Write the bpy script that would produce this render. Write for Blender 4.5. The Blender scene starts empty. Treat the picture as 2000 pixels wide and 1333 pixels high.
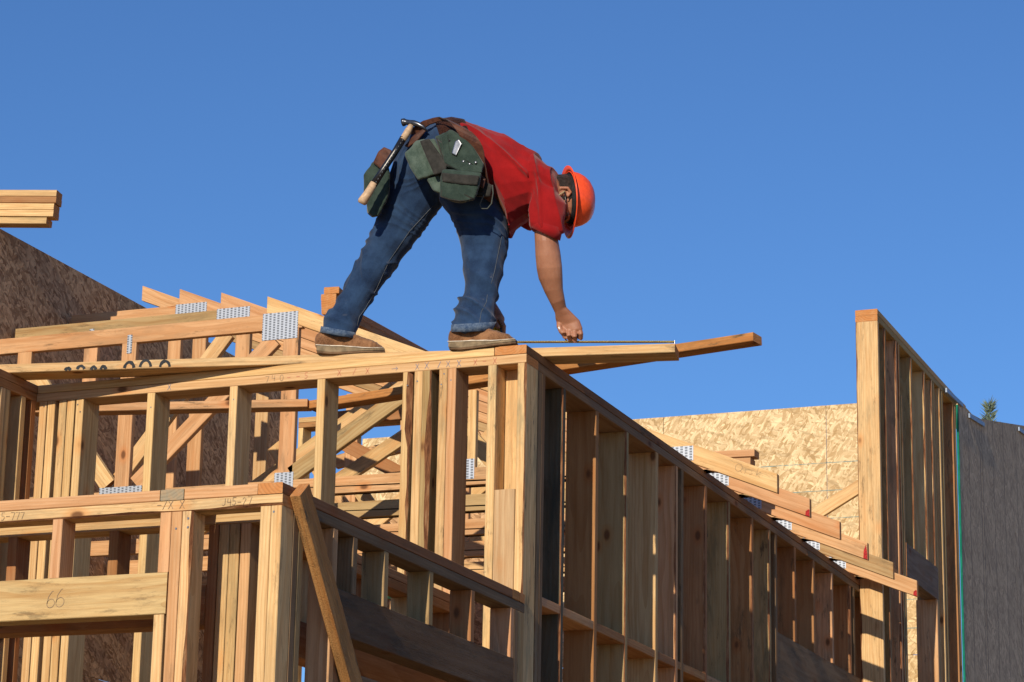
import bpy, bmesh, math, random
from mathutils import Vector as V, Matrix, noise
R = random.Random(11)
rad = math.radians
sc = bpy.context.scene
COL = sc.collection

# ---------------------------------------------------------------- camera
F, CX, CY, D0 = 5145.06, 1000.0, 666.5, 10.8
yaw, pit, rol = rad(-21.50446), rad(15.32664), rad(1.10291)
fw = V((math.sin(yaw)*math.cos(pit), math.cos(yaw)*math.cos(pit), math.sin(pit)))
r0 = fw.cross(V((0, 0, 1))).normalized(); u0 = r0.cross(fw)
rt = r0*math.cos(rol) + u0*math.sin(rol); up = u0*math.cos(rol) - r0*math.sin(rol)
def ray(px, py): return rt*((px-CX)/F) - up*((py-CY)/F) + fw
CAM = -ray(1028.5, 673)*D0
def at(px, py, ax, val):
    d = ray(px, py); i = 'XYZ'.index(ax)
    return CAM + d*((val-CAM[i])/d[i])
def atd(px, py, d): return CAM + ray(px, py)*d
cd = bpy.data.cameras.new('camera'); cam = bpy.data.objects.new('camera', cd); COL.objects.link(cam)
cd.sensor_width = 36; cd.lens = F/2000*36; cd.clip_end = 5000; cd.clip_start = .1
m = Matrix((rt, up, -fw)).transposed().to_4x4(); m.translation = CAM
cam.matrix_world = m
sc.camera = cam

# ---------------------------------------------------------------- sky, sun, exposure
SUN_AZ, SUN_EL = 1.8, 24.0          # degrees from -Y towards +X, and above the horizon
w = bpy.data.worlds.new('World'); sc.world = w; w.use_nodes = True
nt = w.node_tree; bg = nt.nodes['Background']
sky = nt.nodes.new('ShaderNodeTexSky'); sky.sky_type = 'NISHITA'; sky.sun_disc = False
sky.sun_elevation = rad(SUN_EL); sky.sun_rotation = rad(180-SUN_AZ)
sky.altitude = 0; sky.air_density = 1.0; sky.dust_density = 0.1; sky.ozone_density = 9.0
tn = nt.nodes.new('ShaderNodeMix'); tn.data_type = 'RGBA'; tn.blend_type = 'MULTIPLY'; tn.inputs[0].default_value = 1; tn.inputs[7].default_value = (1.0, 1.01, 1.045, 1)
nt.links.new(sky.outputs[0], tn.inputs[6]); nt.links.new(tn.outputs[2], bg.inputs[0]); bg.inputs[1].default_value = 0.115
sd = V((math.sin(rad(SUN_AZ))*math.cos(rad(SUN_EL)), -math.cos(rad(SUN_AZ))*math.cos(rad(SUN_EL)), math.sin(rad(SUN_EL))))
sl = bpy.data.lights.new('sun', 'SUN'); sun = bpy.data.objects.new('sun', sl); COL.objects.link(sun)
sl.energy = 5.0; sl.angle = rad(0.5); sl.color = (1.0, 0.87, 0.69)
sun.rotation_euler = sd.to_track_quat('Z', 'Y').to_euler(); sun.location = sd*30
sc.view_settings.view_transform = 'Standard'; sc.view_settings.look = 'None'
sc.cycles.diffuse_bounces = 6; sc.cycles.max_bounces = 10
sc.view_settings.exposure = 0; sc.view_settings.gamma = 1; sc.view_settings.use_curve_mapping = False

# ---------------------------------------------------------------- materials
class NB:
    def __init__(s, name, rough=.7, spec=.3):
        s.m = bpy.data.materials.new(name); s.m.use_nodes = True; s.t = s.m.node_tree
        s.p = s.t.nodes['Principled BSDF']; s.p.inputs['Roughness'].default_value = rough
        s.p.inputs['Specular IOR Level'].default_value = spec
    def n(s, ty, **k):
        x = s.t.nodes.new(ty)
        for a, b in k.items(): setattr(x, a, b)
        return x
    def put(s, sock, v):
        if isinstance(v, bpy.types.NodeSocket): s.t.links.new(v, sock)
        elif v is not None:
            if isinstance(v, (tuple, list)) and len(v) == 3 and sock.type == 'RGBA': v = (*v, 1)
            sock.default_value = v
    def math(s, op, a, b=None, c=None, clamp=False):
        x = s.n('ShaderNodeMath', operation=op, use_clamp=clamp)
        for i, v in enumerate((a, b, c)):
            if v is not None: s.put(x.inputs[i], v)
        return x.outputs[0]
    def vm(s, op, a, b=None):
        x = s.n('ShaderNodeVectorMath', operation=op); s.put(x.inputs[0], a)
        if b is not None: s.put(x.inputs[3] if op == 'SCALE' else x.inputs[1], b)
        return x.outputs[0]
    def mix(s, f, a, b, mode='MIX'):
        x = s.n('ShaderNodeMix', data_type='RGBA', blend_type=mode, clamp_factor=True)
        s.put(x.inputs[0], f); s.put(x.inputs[6], a); s.put(x.inputs[7], b); return x.outputs[2]
    def noise(s, v, scale, detail=3, rough=.55, dist=0, col=False):
        x = s.n('ShaderNodeTexNoise'); s.put(x.inputs['Vector'], v)
        x.inputs['Scale'].default_value = scale; x.inputs['Detail'].default_value = detail
        x.inputs['Roughness'].default_value = rough; x.inputs['Distortion'].default_value = dist
        return x.outputs[1 if col else 0]
    def vor(s, v, scale, feature='F1', rnd=1.0):
        x = s.n('ShaderNodeTexVoronoi', feature=feature); s.put(x.inputs['Vector'], v)
        x.inputs['Scale'].default_value = scale; x.inputs['Randomness'].default_value = rnd; return x
    def mr(s, v, a, b, c=0., d=1.):
        x = s.n('ShaderNodeMapRange', interpolation_type='SMOOTHSTEP'); s.put(x.inputs[0], v)
        for i, q in enumerate((a, b, c, d)): x.inputs[i+1].default_value = q
        return x.outputs[0]
    def ramp(s, f, stops):
        x = s.n('ShaderNodeValToRGB'); s.put(x.inputs[0], f); e = x.color_ramp.elements
        while len(e) < len(stops): e.new(.5)
        for q, (p, c) in zip(e, stops): q.position = p; q.color = (*c, 1)
        return x.outputs[0]
    def bump(s, h, strength=.3, dist=.002):
        x = s.n('ShaderNodeBump'); x.inputs['Strength'].default_value = strength; x.inputs['Distance'].default_value = dist
        s.put(x.inputs['Height'], h); s.t.links.new(x.outputs[0], s.p.inputs['Normal'])
    def col(s, c): s.put(s.p.inputs['Base Color'], c)
    def oc(s): return s.n('ShaderNodeTexCoord').outputs['Object']
    def map(s, v, sc_=(1, 1, 1), rot=(0, 0, 0)):
        x = s.n('ShaderNodeMapping'); s.put(x.inputs[0], v); x.inputs[3].default_value = sc_; x.inputs[2].default_value = rot; return x.outputs[0]

def wood_mat(name, weather=.5, endc=(.50, .21, .07), bd=(.6, .0022)):
    b = NB(name, .78, .1); info = b.n('ShaderNodeObjectInfo'); tc = b.n('ShaderNodeTexCoord')
    rnd = info.outputs['Random']
    off = b.n('ShaderNodeCombineXYZ')
    b.put(off.inputs[0], b.math('MULTIPLY', rnd, 37.)); b.put(off.inputs[1], b.math('SUBTRACT', b.math('MULTIPLY', b.math('FRACT', b.math('MULTIPLY', rnd, 91.7)), .16), .08))
    b.put(off.inputs[2], b.math('SUBTRACT', b.math('MULTIPLY', b.math('FRACT', b.math('MULTIPLY', rnd, 57.3)), .3), -.04))
    P = b.vm('ADD', tc.outputs['Object'], off.outputs[0])
    # growth rings round a pith that wanders along the length, read on every face as straight or arched grain
    sepw = b.noise(b.map(P, (1.3, 5, 5)), 1., 2, .5, 0, True)
    Pw = b.vm('ADD', P, b.vm('SCALE', b.vm('SUBTRACT', sepw, (.5, .5, .5)), .05))
    sep = b.n('ShaderNodeSeparateXYZ'); b.put(sep.inputs[0], Pw)
    yy = b.math('MULTIPLY', sep.outputs[1], sep.outputs[1]); zz = b.math('MULTIPLY', sep.outputs[2], sep.outputs[2])
    rr = b.math('SQRT', b.math('ADD', yy, zz))
    ring = b.math('FRACT', b.math('MULTIPLY', rr, 85.))
    late = b.mr(ring, .35, .95)
    streak = b.noise(b.map(P, (1.8, 38, 38)), 1., 5, .65)
    fine = b.noise(b.map(P, (14, 420, 420)), 1., 2, .5)
    blot = b.noise(b.map(P, (2.0, 9, 9)), 1., 3, .6)
    # knots
    kv = b.vor(b.map(P, (5.0, 9, 9)), 1.)
    kd = kv.outputs['Distance']; ks = b.n('ShaderNodeSeparateXYZ'); b.put(ks.inputs[0], kv.outputs['Color'])
    kon = b.math('GREATER_THAN', ks.outputs[0], .66)
    knot = b.math('MULTIPLY', b.mr(kd, .17, .07), kon); halo = b.math('MULTIPLY', b.mr(kd, .36, .12), kon)
    base = info.outputs['Color']
    c = b.mix(b.math('MULTIPLY', late, .42), base, b.mix(1., base, (.66, .46, .30), 'MULTIPLY'))
    c = b.mix(b.mr(streak, .42, .72, 0, .75), c, b.mix(1., base, (.66, .50, .36), 'MULTIPLY'))
    c = b.mix(b.mr(streak, .30, .45, .35, 0), c, b.mix(1., base, (1.2, 1.2, 1.18), 'MULTIPLY'))
    c = b.mix(b.mr(fine, .35, .7, 0, .22), c, (.20, .12, .06))
    wr_ = b.math('MULTIPLY', b.math('FRACT', b.math('MULTIPLY', rnd, 13.7)), 1.7*weather, clamp=True)
    wb = b.noise(b.map(P, (1.1, 6, 6)), 2.3, 5, .68)
    c = b.mix(b.math('MULTIPLY', b.mr(wb, .46, .70), wr_), c, b.mix(1., base, (.42, .46, .50), 'MULTIPLY'))
    wb2 = b.noise(b.map(P, (3.0, 14, 14)), 1.7, 6, .75)
    c = b.mix(b.math('MULTIPLY', b.mr(wb2, .55, .68), wr_), c, (.085, .065, .04))
    drift = b.noise(b.map(P, (1.2, 1, 1)), 1., 2, .5)
    c = b.mix(b.mr(drift, .35, .65, .3, 0), c, b.mix(1., base, (.80, .74, .66), 'MULTIPLY'))
    c = b.mix(b.mr(blot, .55, .8, 0, .4), c, b.mix(1., base, (.9, .58, .36), 'MULTIPLY'))
    spk = b.noise(P, 160., 2, .6)
    c = b.mix(b.mr(spk, .70, .78, 0, .5*weather+.15), c, (.05, .035, .02))
    c = b.mix(b.math('MULTIPLY', halo, .45), c, b.mix(1., base, (.85, .5, .28), 'MULTIPLY'))
    c = b.mix(b.math('MULTIPLY', knot, .85), c, (.11, .045, .02))
    # sawn ends: orange, rings
    ns = b.n('ShaderNodeSeparateXYZ'); b.put(ns.inputs[0], tc.outputs['Normal'])
    endf = b.mr(b.math('ABSOLUTE', ns.outputs[0]), .8, .95)
    ce = b.mix(b.math('MULTIPLY', late, .5), endc, tuple(x*.62 for x in endc))
    ce = b.mix(b.mr(b.noise(P, 45., 3, .6), .4, .75, 0, .5), ce, (.52, .30, .14))
    c = b.mix(endf, c, ce)
    b.col(c)
    h = b.math('ADD', b.math('MULTIPLY', fine, .5), b.math('ADD', b.math('MULTIPLY', streak, .9), b.math('MULTIPLY', b.noise(b.map(P, (1, 1, 1)), 230., 2, .6), .5)))
    b.bump(h, *bd)
    return b.m
WOOD = wood_mat('lumber', .55)
WOODW = wood_mat('weathered_lumber', 1.0)
ROUGH = wood_mat('rough_sawn_beam', 1.0, bd=(1.0, .006))
WOODG = wood_mat('grey_end_lumber', 1.0, (.30, .25, .17))

b = NB('bark', .9); P = b.oc()
b.col(b.ramp(b.noise(b.map(P, (9, 60, 60)), 1., 4, .65), [(.35, (.10, .035, .015)), (.55, (.26, .11, .045)), (.75, (.42, .26, .13))]))
b.bump(b.noise(b.map(P, (20, 90, 90)), 1., 4, .7), .9, .005); BARK = b.m

def osb_mat(name, lights, darks, contrast=1., lines=None, stretch=(1, 1), seed=0.):
    b = NB(name, .8, .2); O = b.oc()
    s = b.n('ShaderNodeSeparateXYZ'); b.put(s.inputs[0], O)
    wig = b.vm('SCALE', b.vm('SUBTRACT', b.noise(O, 14., 2, .5, 0, True), (.5, .5, .5)), .035)
    Q = b.vm('ADD', b.vm('ADD', O, wig), (seed, seed, 0))
    layers = []
    for i, (ang, sx, sy) in enumerate(((.25, 12, 58), (1.15, 14, 66), (-.75, 11, 52), (2.1, 19, 80))):
        vv = b.vor(b.map(b.map(Q, (1, 1, 1), (0, 0, ang)), (sx*stretch[0], sy*stretch[1], 1)), 1.)
        q = b.n('ShaderNodeSeparateXYZ'); b.put(q.inputs[0], vv.outputs['Color']); layers.append((q.outputs[0], q.outputs[1], vv.outputs['Distance']))
    v = layers[0][0]
    for l in layers[1:]:
        k = b.math('GREATER_THAN', l[1], .62)
        v = b.math('ADD', b.math('MULTIPLY', v, b.math('SUBTRACT', 1., k)), b.math('MULTIPLY', l[0], k))
    grain = b.noise(b.map(Q, (30, 200, 1)), 1., 3, .6)
    v = b.math('ADD', b.math('MULTIPLY', v, .8), b.math('MULTIPLY', grain, .25))
    c = b.ramp(v, [(.05, darks), (.42, tuple((x+y)/2 for x, y in zip(lights, darks))), (.8, lights), (1, tuple(min(1, x*1.2) for x in lights))])
    c = b.mix(b.mr(b.noise(O, 2.5, 4, .6), .45, .8, 0, .35), c, tuple(x*.75 for x in darks))
    gap = b.mr(layers[0][2], .62, .9, 0, .35)
    c = b.mix(gap, c, tuple(x*.5 for x in darks))
    if lines:
        pitch, axis, lc = lines
        f = b.math('FRACT', b.math('DIVIDE', b.math('ADD', s.outputs[axis], 10.-.0252), pitch))
        ln = b.mr(b.math('ABSOLUTE', b.math('SUBTRACT', f, .5)), .018, .008)
        ln = b.math('MULTIPLY', ln, b.mr(b.noise(O, 30., 3), .3, .55, .45, 1.))
        if axis == 1: ln = b.math('MULTIPLY', ln, b.math('LESS_THAN', s.outputs[1], .55))
        c = b.mix(ln, c, lc)
    b.col(c); b.bump(b.math('ADD', v, b.math('MULTIPLY', layers[1][2], -.4)), .45, .003)
    return b.m
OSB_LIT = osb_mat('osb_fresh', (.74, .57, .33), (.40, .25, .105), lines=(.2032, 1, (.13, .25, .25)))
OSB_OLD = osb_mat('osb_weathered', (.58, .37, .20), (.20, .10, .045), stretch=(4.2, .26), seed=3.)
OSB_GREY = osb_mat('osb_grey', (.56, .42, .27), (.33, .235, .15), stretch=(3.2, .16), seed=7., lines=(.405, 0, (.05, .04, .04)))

def flat(name, c, rough=.7, var=.25, scale=30., bump=.2, metal=0, spec=.3, bscale=200.):
    b = NB(name, rough, spec); O = b.oc(); b.p.inputs['Metallic'].default_value = metal
    nz = b.noise(O, scale, 4, .6)
    b.col(b.mix(b.mr(nz, .35, .7), tuple(x*(1-var) for x in c), tuple(min(1, x*(1+var*.6)) for x in c)))
    if bump: b.bump(b.noise(O, bscale, 3, .6), bump, .002)
    return b.m
GREEN_EDGE = flat('green_edge_paint', (.012, .17, .115), .85, .2, 8., 0, 0, .05)
RED_PAINT = flat('red_paint', (.42, .02, .02), .8, .5, 90.)
SPRAY = flat('black_spray_paint', (.025, .03, .035), .8)
PENCIL = flat('pencil_line', (.26, .18, .11), .8)
BLUEM = flat('blue_crayon', (.16, .19, .27), .8)
REDM = flat('red_crayon', (.48, .14, .09), .8)
STEEL = flat('steel', (.24, .25, .27), .35, .2, 60, .1, .9)
GALV0 = flat('galvanised_clip', (.26, .33, .44), .5, .15, 40, .1, .2)
GREENPL = flat('green_plastic', (.01, .28, .12), .5)

b = NB('connector_plate_metal', .45, .5); O = b.oc(); s = b.n('ShaderNodeSeparateXYZ'); b.put(s.inputs[0], O)
b.p.inputs['Metallic'].default_value = .35
gx = b.math('FRACT', b.math('MULTIPLY', s.outputs[0], 42.)); gz = b.math('FRACT', b.math('ADD', b.math('MULTIPLY', s.outputs[1], 72.), b.math('MULTIPLY', b.math('FLOOR', b.math('MULTIPLY', s.outputs[0], 42.)), .5)))
slot = b.math('MULTIPLY', b.mr(b.math('ABSOLUTE', b.math('SUBTRACT', gx, .5)), .30, .20), b.mr(b.math('ABSOLUTE', b.math('SUBTRACT', gz, .5)), .36, .22))
b.col(b.mix(slot, b.mix(b.noise(O, 40., 3), (.33, .37, .43), (.46, .50, .56)), (.15, .17, .20)))
b.bump(b.math('SUBTRACT', 1., slot), .6, .003); GALV = b.m

b = NB('dirt', .95, .1); O = b.oc()
b.col(b.ramp(b.noise(O, .35, 8, .62), [(.3, (.25, .17, .095)), (.6, (.33, .23, .13)), (.8, (.40, .29, .18))]))
b.bump(b.noise(O, 6., 8, .65), .6, .06); DIRT = b.m

# ---------------------------------------------------------------- object helpers
def tag(o, label=None, cat=None, group=None, kind=None):
    if label: o['label'] = label
    if cat: o['category'] = cat
    if group: o['group'] = group
    if kind: o['kind'] = kind
    return o
def root(name, loc, label=None, cat=None, group=None):
    o = bpy.data.objects.new(name, None); COL.objects.link(o); o.location = loc; o.empty_display_size = .1
    return tag(o, label, cat, group)
def wpos(o):
    p = V(o.location)
    while o.parent: o = o.parent; p = p + V(o.location)
    return p
def link(name, me, mats, parent=None, mw=None, color=None):
    o = bpy.data.objects.new(name, me); COL.objects.link(o)
    for x in (mats if isinstance(mats, (list, tuple)) else [mats]): me.materials.append(x)
    mw = mw or Matrix.Identity(4)
    if parent:
        o.parent = parent
        pm = parent.get('_mw'); pm = Matrix([pm[i*4:i*4+4] for i in range(4)]) if pm else Matrix.Translation(parent.location)
        o.matrix_basis = pm.inverted() @ mw
    else: o.matrix_basis = mw
    o['_mw'] = [x for r in mw for x in r]
    if color: o.color = (*color, 1)
    return o

YEL, PCH, TAN, OLV, BRN, GRY, ORG = (.73, .505, .25), (.62, .365, .19), (.63, .435, .215), (.42, .30, .145), (.40, .205, .09), (.26, .175, .10), (.55, .26, .09)
def tint(base=None, j=.06):
    j = max(j, .05)
    if base is None: base = R.choice((YEL, YEL, TAN, PCH, TAN, OLV, YEL))
    k = 1+R.uniform(-j*1.6, j*1.6)
    return tuple(max(.02, min(.9, x*k*(1+R.uniform(-j, j)*.5))) for x in base)

def lumber(name, A, B, wd, w_, t_, parent=None, col=None, wane=0, cham=.0025, mat=None, segs=None, bow=.0012):
    """board from A to B (centre line), width w_ along wd, thickness t_; chamfered edges, a little bow, one edge may keep its bark"""
    A, B = V(A), V(B); x = (B-A); L = x.length; x.normalize(); y = V(wd); y = (y - x*y.dot(x)).normalized(); z = x.cross(y)
    n = segs or max(1, min(6, int(L/.45)))
    if wane: n = max(6, int(L/.08))
    hw, ht = w_/2, t_/2-.0003
    me = bpy.data.meshes.new(name); vs, fs = [], []
    ph, am = R.uniform(0, 9), R.uniform(-bow, bow)
    for i in range(n+1):
        s = i/n; px = (s-.5)*L; dy = am*math.sin(s*math.pi+ph)*.8; dz = 0
        cs = [cham]*4
        if wane: cs[wane-1] = max(cham, wane_size*(0.55+noise.noise(V((px*4, ph, 0)))*1.0+noise.noise(V((px*17, ph, 3)))*.35))
        ring = []
        for q, (sy, sz) in enumerate(((1, 1), (-1, 1), (-1, -1), (1, -1))):
            c = cs[q]
            p1, p2 = (sy*(hw), sz*(ht-c*(.8 if c > .004 else 1))), (sy*(hw-c), sz*ht)
            ring += ([p1, p2] if (sy*sz > 0) else [p2, p1])
        vs += [(px, p[0]+dy, p[1]+dz) for p in ring]
    for i in range(n):
        for k in range(8):
            a = i*8+k; b_ = i*8+(k+1) % 8; fs.append((a, b_, b_+8, a+8))
    fs.append(tuple(range(7, -1, -1))); fs.append(tuple(n*8+k for k in range(8)))
    me.from_pydata(vs, [], fs)
    if wane:
        q = (wane-1)*2
        for i in range(n): me.polygons[i*8+q].material_index = 1
    me.update()
    bm = bmesh.new(); bm.from_mesh(me); bmesh.ops.recalc_face_normals(bm, faces=bm.faces); bm.to_mesh(me); bm.free()
    mw = Matrix((x, y, z)).transposed().to_4x4(); mw.translation = (A+B)/2
    return link(name, me, [mat or WOOD, BARK], parent, mw, col or tint())
wane_size = .012

def box(name, X, Y, Z, parent=None, **k):
    d = [abs(a[1]-a[0]) for a in (X, Y, Z)]; c = V([(a[1]+a[0])/2 for a in (X, Y, Z)])
    i = k.pop('axis', d.index(max(d))); o_ = [q for q in range(3) if q != i]
    j = max(o_, key=lambda q: d[q]); l = [q for q in o_ if q != j][0]
    e = V((0, 0, 0)); e[i] = d[i]/2; wv = V((0, 0, 0)); wv[j] = 1
    return lumber(name, c-e, c+e, wv, d[j], d[l], parent, **k)

def prism(name, pts, y0, y1, parent, col=None, mat=None, xd=None, bev=.002):
    """a board lying in the XZ plane with any outline pts [(x,z)...]; grain follows xd"""
    x = V((xd[0], 0, xd[1])).normalized(); y = V((-x.z, 0, x.x)); z = x.cross(y)
    c = V((sum(p[0] for p in pts)/len(pts), (y0+y1)/2, sum(p[1] for p in pts)/len(pts)))
    bm = bmesh.new(); h = abs(y1-y0)/2
    a = [bm.verts.new(((V((p[0], c.y, p[1]))-c).dot(x), (V((p[0], c.y, p[1]))-c).dot(y), -h)) for p in pts]
    b_ = [bm.verts.new((v.co.x, v.co.y, h)) for v in a]; n = len(pts)
    bm.faces.new(a); bm.faces.new(b_[::-1])
    for i in range(n): bm.faces.new((a[i], b_[i], b_[(i+1) % n], a[(i+1) % n]))
    if bev: bmesh.ops.bevel(bm, geom=bm.edges[:], offset=bev, segments=1, affect='EDGES')
    bmesh.ops.recalc_face_normals(bm, faces=bm.faces)
    me = bpy.data.meshes.new(name); bm.to_mesh(me); bm.free()
    mw = Matrix((x, y, z)).transposed().to_4x4(); mw.translation = c
    return link(name, me, mat or WOOD, parent, mw, col or tint())

def slab(name, X, Y, Z, parent, mat, udir='X', bev=.001):
    """sheet material; local x,y lie in the sheet, z is its thickness"""
    d = [abs(a[1]-a[0]) for a in (X, Y, Z)]; c = V([(a[1]+a[0])/2 for a in (X, Y, Z)])
    if udir == 'X': x, y = V((1, 0, 0)), V((0, 0, 1)); dd = (d[0], d[2], d[1])
    elif udir == 'Y': x, y = V((0, 1, 0)), V((0, 0, 1)); dd = (d[1], d[2], d[0])
    else: x, y = V((1, 0, 0)), V((0, 1, 0)); dd = (d[0], d[1], d[2])
    bm = bmesh.new(); bmesh.ops.create_cube(bm, size=1)
    bmesh.ops.scale(bm, vec=dd, verts=bm.verts)
    if bev: bmesh.ops.bevel(bm, geom=bm.edges[:], offset=bev, segments=1, affect='EDGES')
    me = bpy.data.meshes.new(name); bm.to_mesh(me); bm.free()
    mw = Matrix((x, y, x.cross(y))).transposed().to_4x4(); mw.translation = c
    return link(name, me, mat, parent, mw)

def strokes(name, lines, O, u, v, wd, parent, mat, lift=.0008):
    """pen or paint strokes drawn as thin ribbons on the face through O with directions u, v"""
    O, u, v = V(O), V(u).normalized(), V(v).normalized(); nrm = u.cross(v)
    vs, fs = [], []
    for L in lines:
        P = [V(p) for p in L]; k0 = len(vs)
        for i, p in enumerate(P):
            d = (P[min(i+1, len(P)-1)]-P[max(i-1, 0)]).normalized(); s_ = V((-d.y, d.x))*wd/2*R.uniform(.75, 1.15)
            for q in (p+s_, p-s_): vs.append(u*q.x+v*q.y)
        for i in range(len(P)-1): fs.append((k0+2*i, k0+2*i+1, k0+2*i+3, k0+2*i+2))
    me = bpy.data.meshes.new(name); me.from_pydata(vs, [], fs); me.update()
    return link(name, me, mat, parent, Matrix.Translation(O+nrm*lift))
def arc(cx, cy, rx, ry, a0, a1, n=12): return [(cx+rx*math.cos(rad(a0+(a1-a0)*i/n)), cy+ry*math.sin(rad(a0+(a1-a0)*i/n))) for i in range(n+1)]
def glyph(ch, x, y, h):
    w_ = h*.6
    G = {'6': [arc(.3, .28, .27, .27, 170, -190)+[], [(.05, .3), (.12, .7), (.35, 1.), (.45, 1.02)]],
         'X': [[(0, 0), (.6, 1)], [(.6, 0), (0, 1)]], '1': [[(.3, 0), (.3, 1)]], '/': [[(0, 0), (.5, 1)]],
         '-': [[(0, .5), (.6, .5)]], '4': [[(.1, 1), (.05, .45), (.6, .45)], [(.5, .9), (.45, 0)]],
         '7': [[(0, 1), (.6, 1), (.25, 0)]], '5': [[(.55, 1), (.1, 1), (.08, .55), (.4, .55), (.5, .3), (.3, 0), (0, .05)]],
         '2': [[(.02, .8), (.25, 1), (.5, .8), (.05, 0), (.6, .02)]], 'J': [[(.5, 1), (.45, .2), (.25, 0), (0, .15)]],
         'Q': [arc(.3, .5, .42, .45, 60, 430), [(.5, .2), (.85, .0)]], 'i': [[(.3, 0), (.3, .6)]], 's': [[(.5, .6), (.15, .5), (.4, .2), (.05, 0)]],
         'k': [[(.05, 0), (.05, 1)], [(.5, .6), (.05, .3), (.55, 0)]], '0': [arc(.3, .5, .28, .5, 90, 450)],
         'o': [arc(.3, .35, .28, .33, 90, 450)], '>': [[(-.4, .5), (.6, .5)], [(.3, .8), (.6, .5), (.3, .2)]], ' ': []}
    return [[(x+a*h, y+b_*h) for a, b_ in l] for l in G.get(ch, [])]
def write(name, text, O, u, v, h, parent, mat, wd=.002, gap=.75):
    L = []
    for i, ch in enumerate(text): L += glyph(ch, i*h*gap, R.uniform(-.06, .06)*h, h*R.uniform(.9, 1.08))
    return strokes(name, L, O, u, v, wd, parent, mat)

GZ = -4.5
# ---------------------------------------------------------------- ground
me = bpy.data.meshes.new('ground'); me.from_pydata([(-1500, -1500, 0), (1500, -1500, 0), (1500, 1500, 0), (-1500, 1500, 0)], [], [(0, 1, 2, 3)])
g = link('ground', me, DIRT, None, Matrix.Translation((0, 0, GZ))); tag(g, kind='structure')
Zb = GZ+.0381

# ---------------------------------------------------------------- upper front wall (A)
A = root('framed_wall', (-1.2, .07, GZ), 'front stud wall under the worker\'s boots, doubled top plate with crayon layout marks', 'wall', 'open stud walls')
box('sole_plate', (-2.45, 0), (0, .14), (GZ, Zb), A)
box('cap_plate', (-2.305, -.143), (0, .14), (-.0375, 0), A, col=tint(YEL))
tp = box('top_plate', (-2.45, 0), (.0005, .1395), (-.0762, -.0383), A, col=tint(TAN))
def studA(x0, x1, y0=0, y1=.14, top=-.0768, col=None, **k): return box('stud', (x0, x1), (y0, y1), (Zb, top), A, col=col, **k)
def AX(px, py=800): return at(px, py, 'Y', 0).x
for a, b_, c, wn in ((76, 90.5, TAN, 0), (91.5, 107, YEL, 0), (115, 129, TAN, 0), (130, 145, TAN, 0), (145.6, 162, YEL, 0),
                     (284, 301, YEL, 0), (446, 462, YEL, 0), (617, 633, YEL, 0), (788.5, 801, TAN, 1), (811, 823.5, TAN, 0), (824, 840, OLV, 1),
                     (856.5, 872, TAN, 0), (872.4, 889, PCH, 0), (951.5, 968, YEL, 0)):
    x1 = AX(b_); wane_size = .030 if wn else .012
    studA(x1-.0375, x1, col=tint(c, .03), wane=3 if wn else 0)
    for q_ in (.022, .05):
        if R.random() < .4: nx, nz = x1-R.uniform(.012, .028), -.0768-q_*R.uniform(.7, 1.3); box('nail_head', (nx-.003, nx+.003), (-.0012, .001), (nz-.003, nz+.003), A, mat=STEEL, cham=.0012, col=GRY)
wane_size = .012
studA(-.0381, 0, col=tint(YEL, .02), wane=3)
studA(-.128, -.0385, .101, .139, col=tint(YEL, .02))
o = box('scab_board', (-.128, -.0387), (-.004, .034), (-1.25, -.603), A, col=tint((.56, .38, .21), .02), axis=2)
write('pencil_number', '2l4-3'.replace('l', '1'), (-.158, -.0004, -.98), (0, 0, 1), (-1, 0, 0), .022, A, PENCIL, .0018)
# layout marks on the top plate
mk = A
def ApX(px, z): return at(px, 712, 'Y', 0).x
for ch, px, mt in (('X', 812, BLUEM), ('X', 830, BLUEM), ('/', 855, BLUEM), ('X', 872, BLUEM), ('X', 893, BLUEM), ('X', 925, REDM), ('-', 943, REDM), ('X', 963, REDM), ('7', 520, PENCIL), ('4', 532, PENCIL), ('0', 548, PENCIL), ('-', 562, REDM), ('-', 580, REDM), ('5', 596, REDM), ('X', 660, REDM), ('/', 690, REDM), ('X', 715, REDM), ('>', 770, BLUEM), ('X', 330, BLUEM)):
    write('layout_mark', ch, (ApX(px, 0), .0003, -.070), (1, 0, 0), (0, 0, 1), .026, tp, mt, .0022)

# ---------------------------------------------------------------- upper right side wall (B)
B = root('framed_wall', (-.07, 3.4, GZ), 'long tall stud wall running back from the corner beside the worker\'s front boot', 'wall', 'open stud walls')
box('cap_plate', (-.14, 0), (-.001, 3.2), (-.0375, .0), B, col=tint((.28, .14, .065), .02))
box('cap_plate', (-.14, 0), (3.203, 6.72), (-.0375, .0), B, col=tint((.28, .14, .065), .03))
box('top_plate', (-.14, -.001), (.1405, 4.4), (-.0762, -.0383), B, col=tint(GRY, .02), mat=WOODW)
box('top_plate', (-.14, -.001), (4.403, 6.72), (-.0762, -.0383), B, col=tint(GRY, .02), mat=WOODW)
box('sole_plate', (-.14, 0), (.141, 6.72), (GZ, Zb), B)
HT, HB = -.60, -.90
Bst = [(.150, GRY), (.440, (.13, .12, .085)), (.86, BRN), (1.270, OLV), (1.70, TAN), (2.00, PCH), (2.09, GRY), (2.47, BRN), (2.87, OLV), (3.29, BRN), (3.62, OLV), (3.745, GRY),
       (4.13, BRN), (4.53, BRN), (4.94, PCH), (5.36, BRN), (5.45, GRY), (5.80, BRN), (6.10, GRY), (6.34, BRN), (6.67, BRN)]
for y, c in Bst:
    zb = Zb if (y < 3.8 or y > 5.9) else HT
    box('stud', (-.14, -.0005-R.uniform(0, .0015)), (y, y+.038), (zb, -.0768), B, col=tint(c, .05), mat=WOODW if c in (GRY, OLV) else WOOD, wane=R.choice((0, 0, 4)) if c != GRY else 0)
box('stud', (-.14, -.0005), (.190, .228), (Zb, -.0768), B, col=tint(GRY), mat=WOODW)
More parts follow.
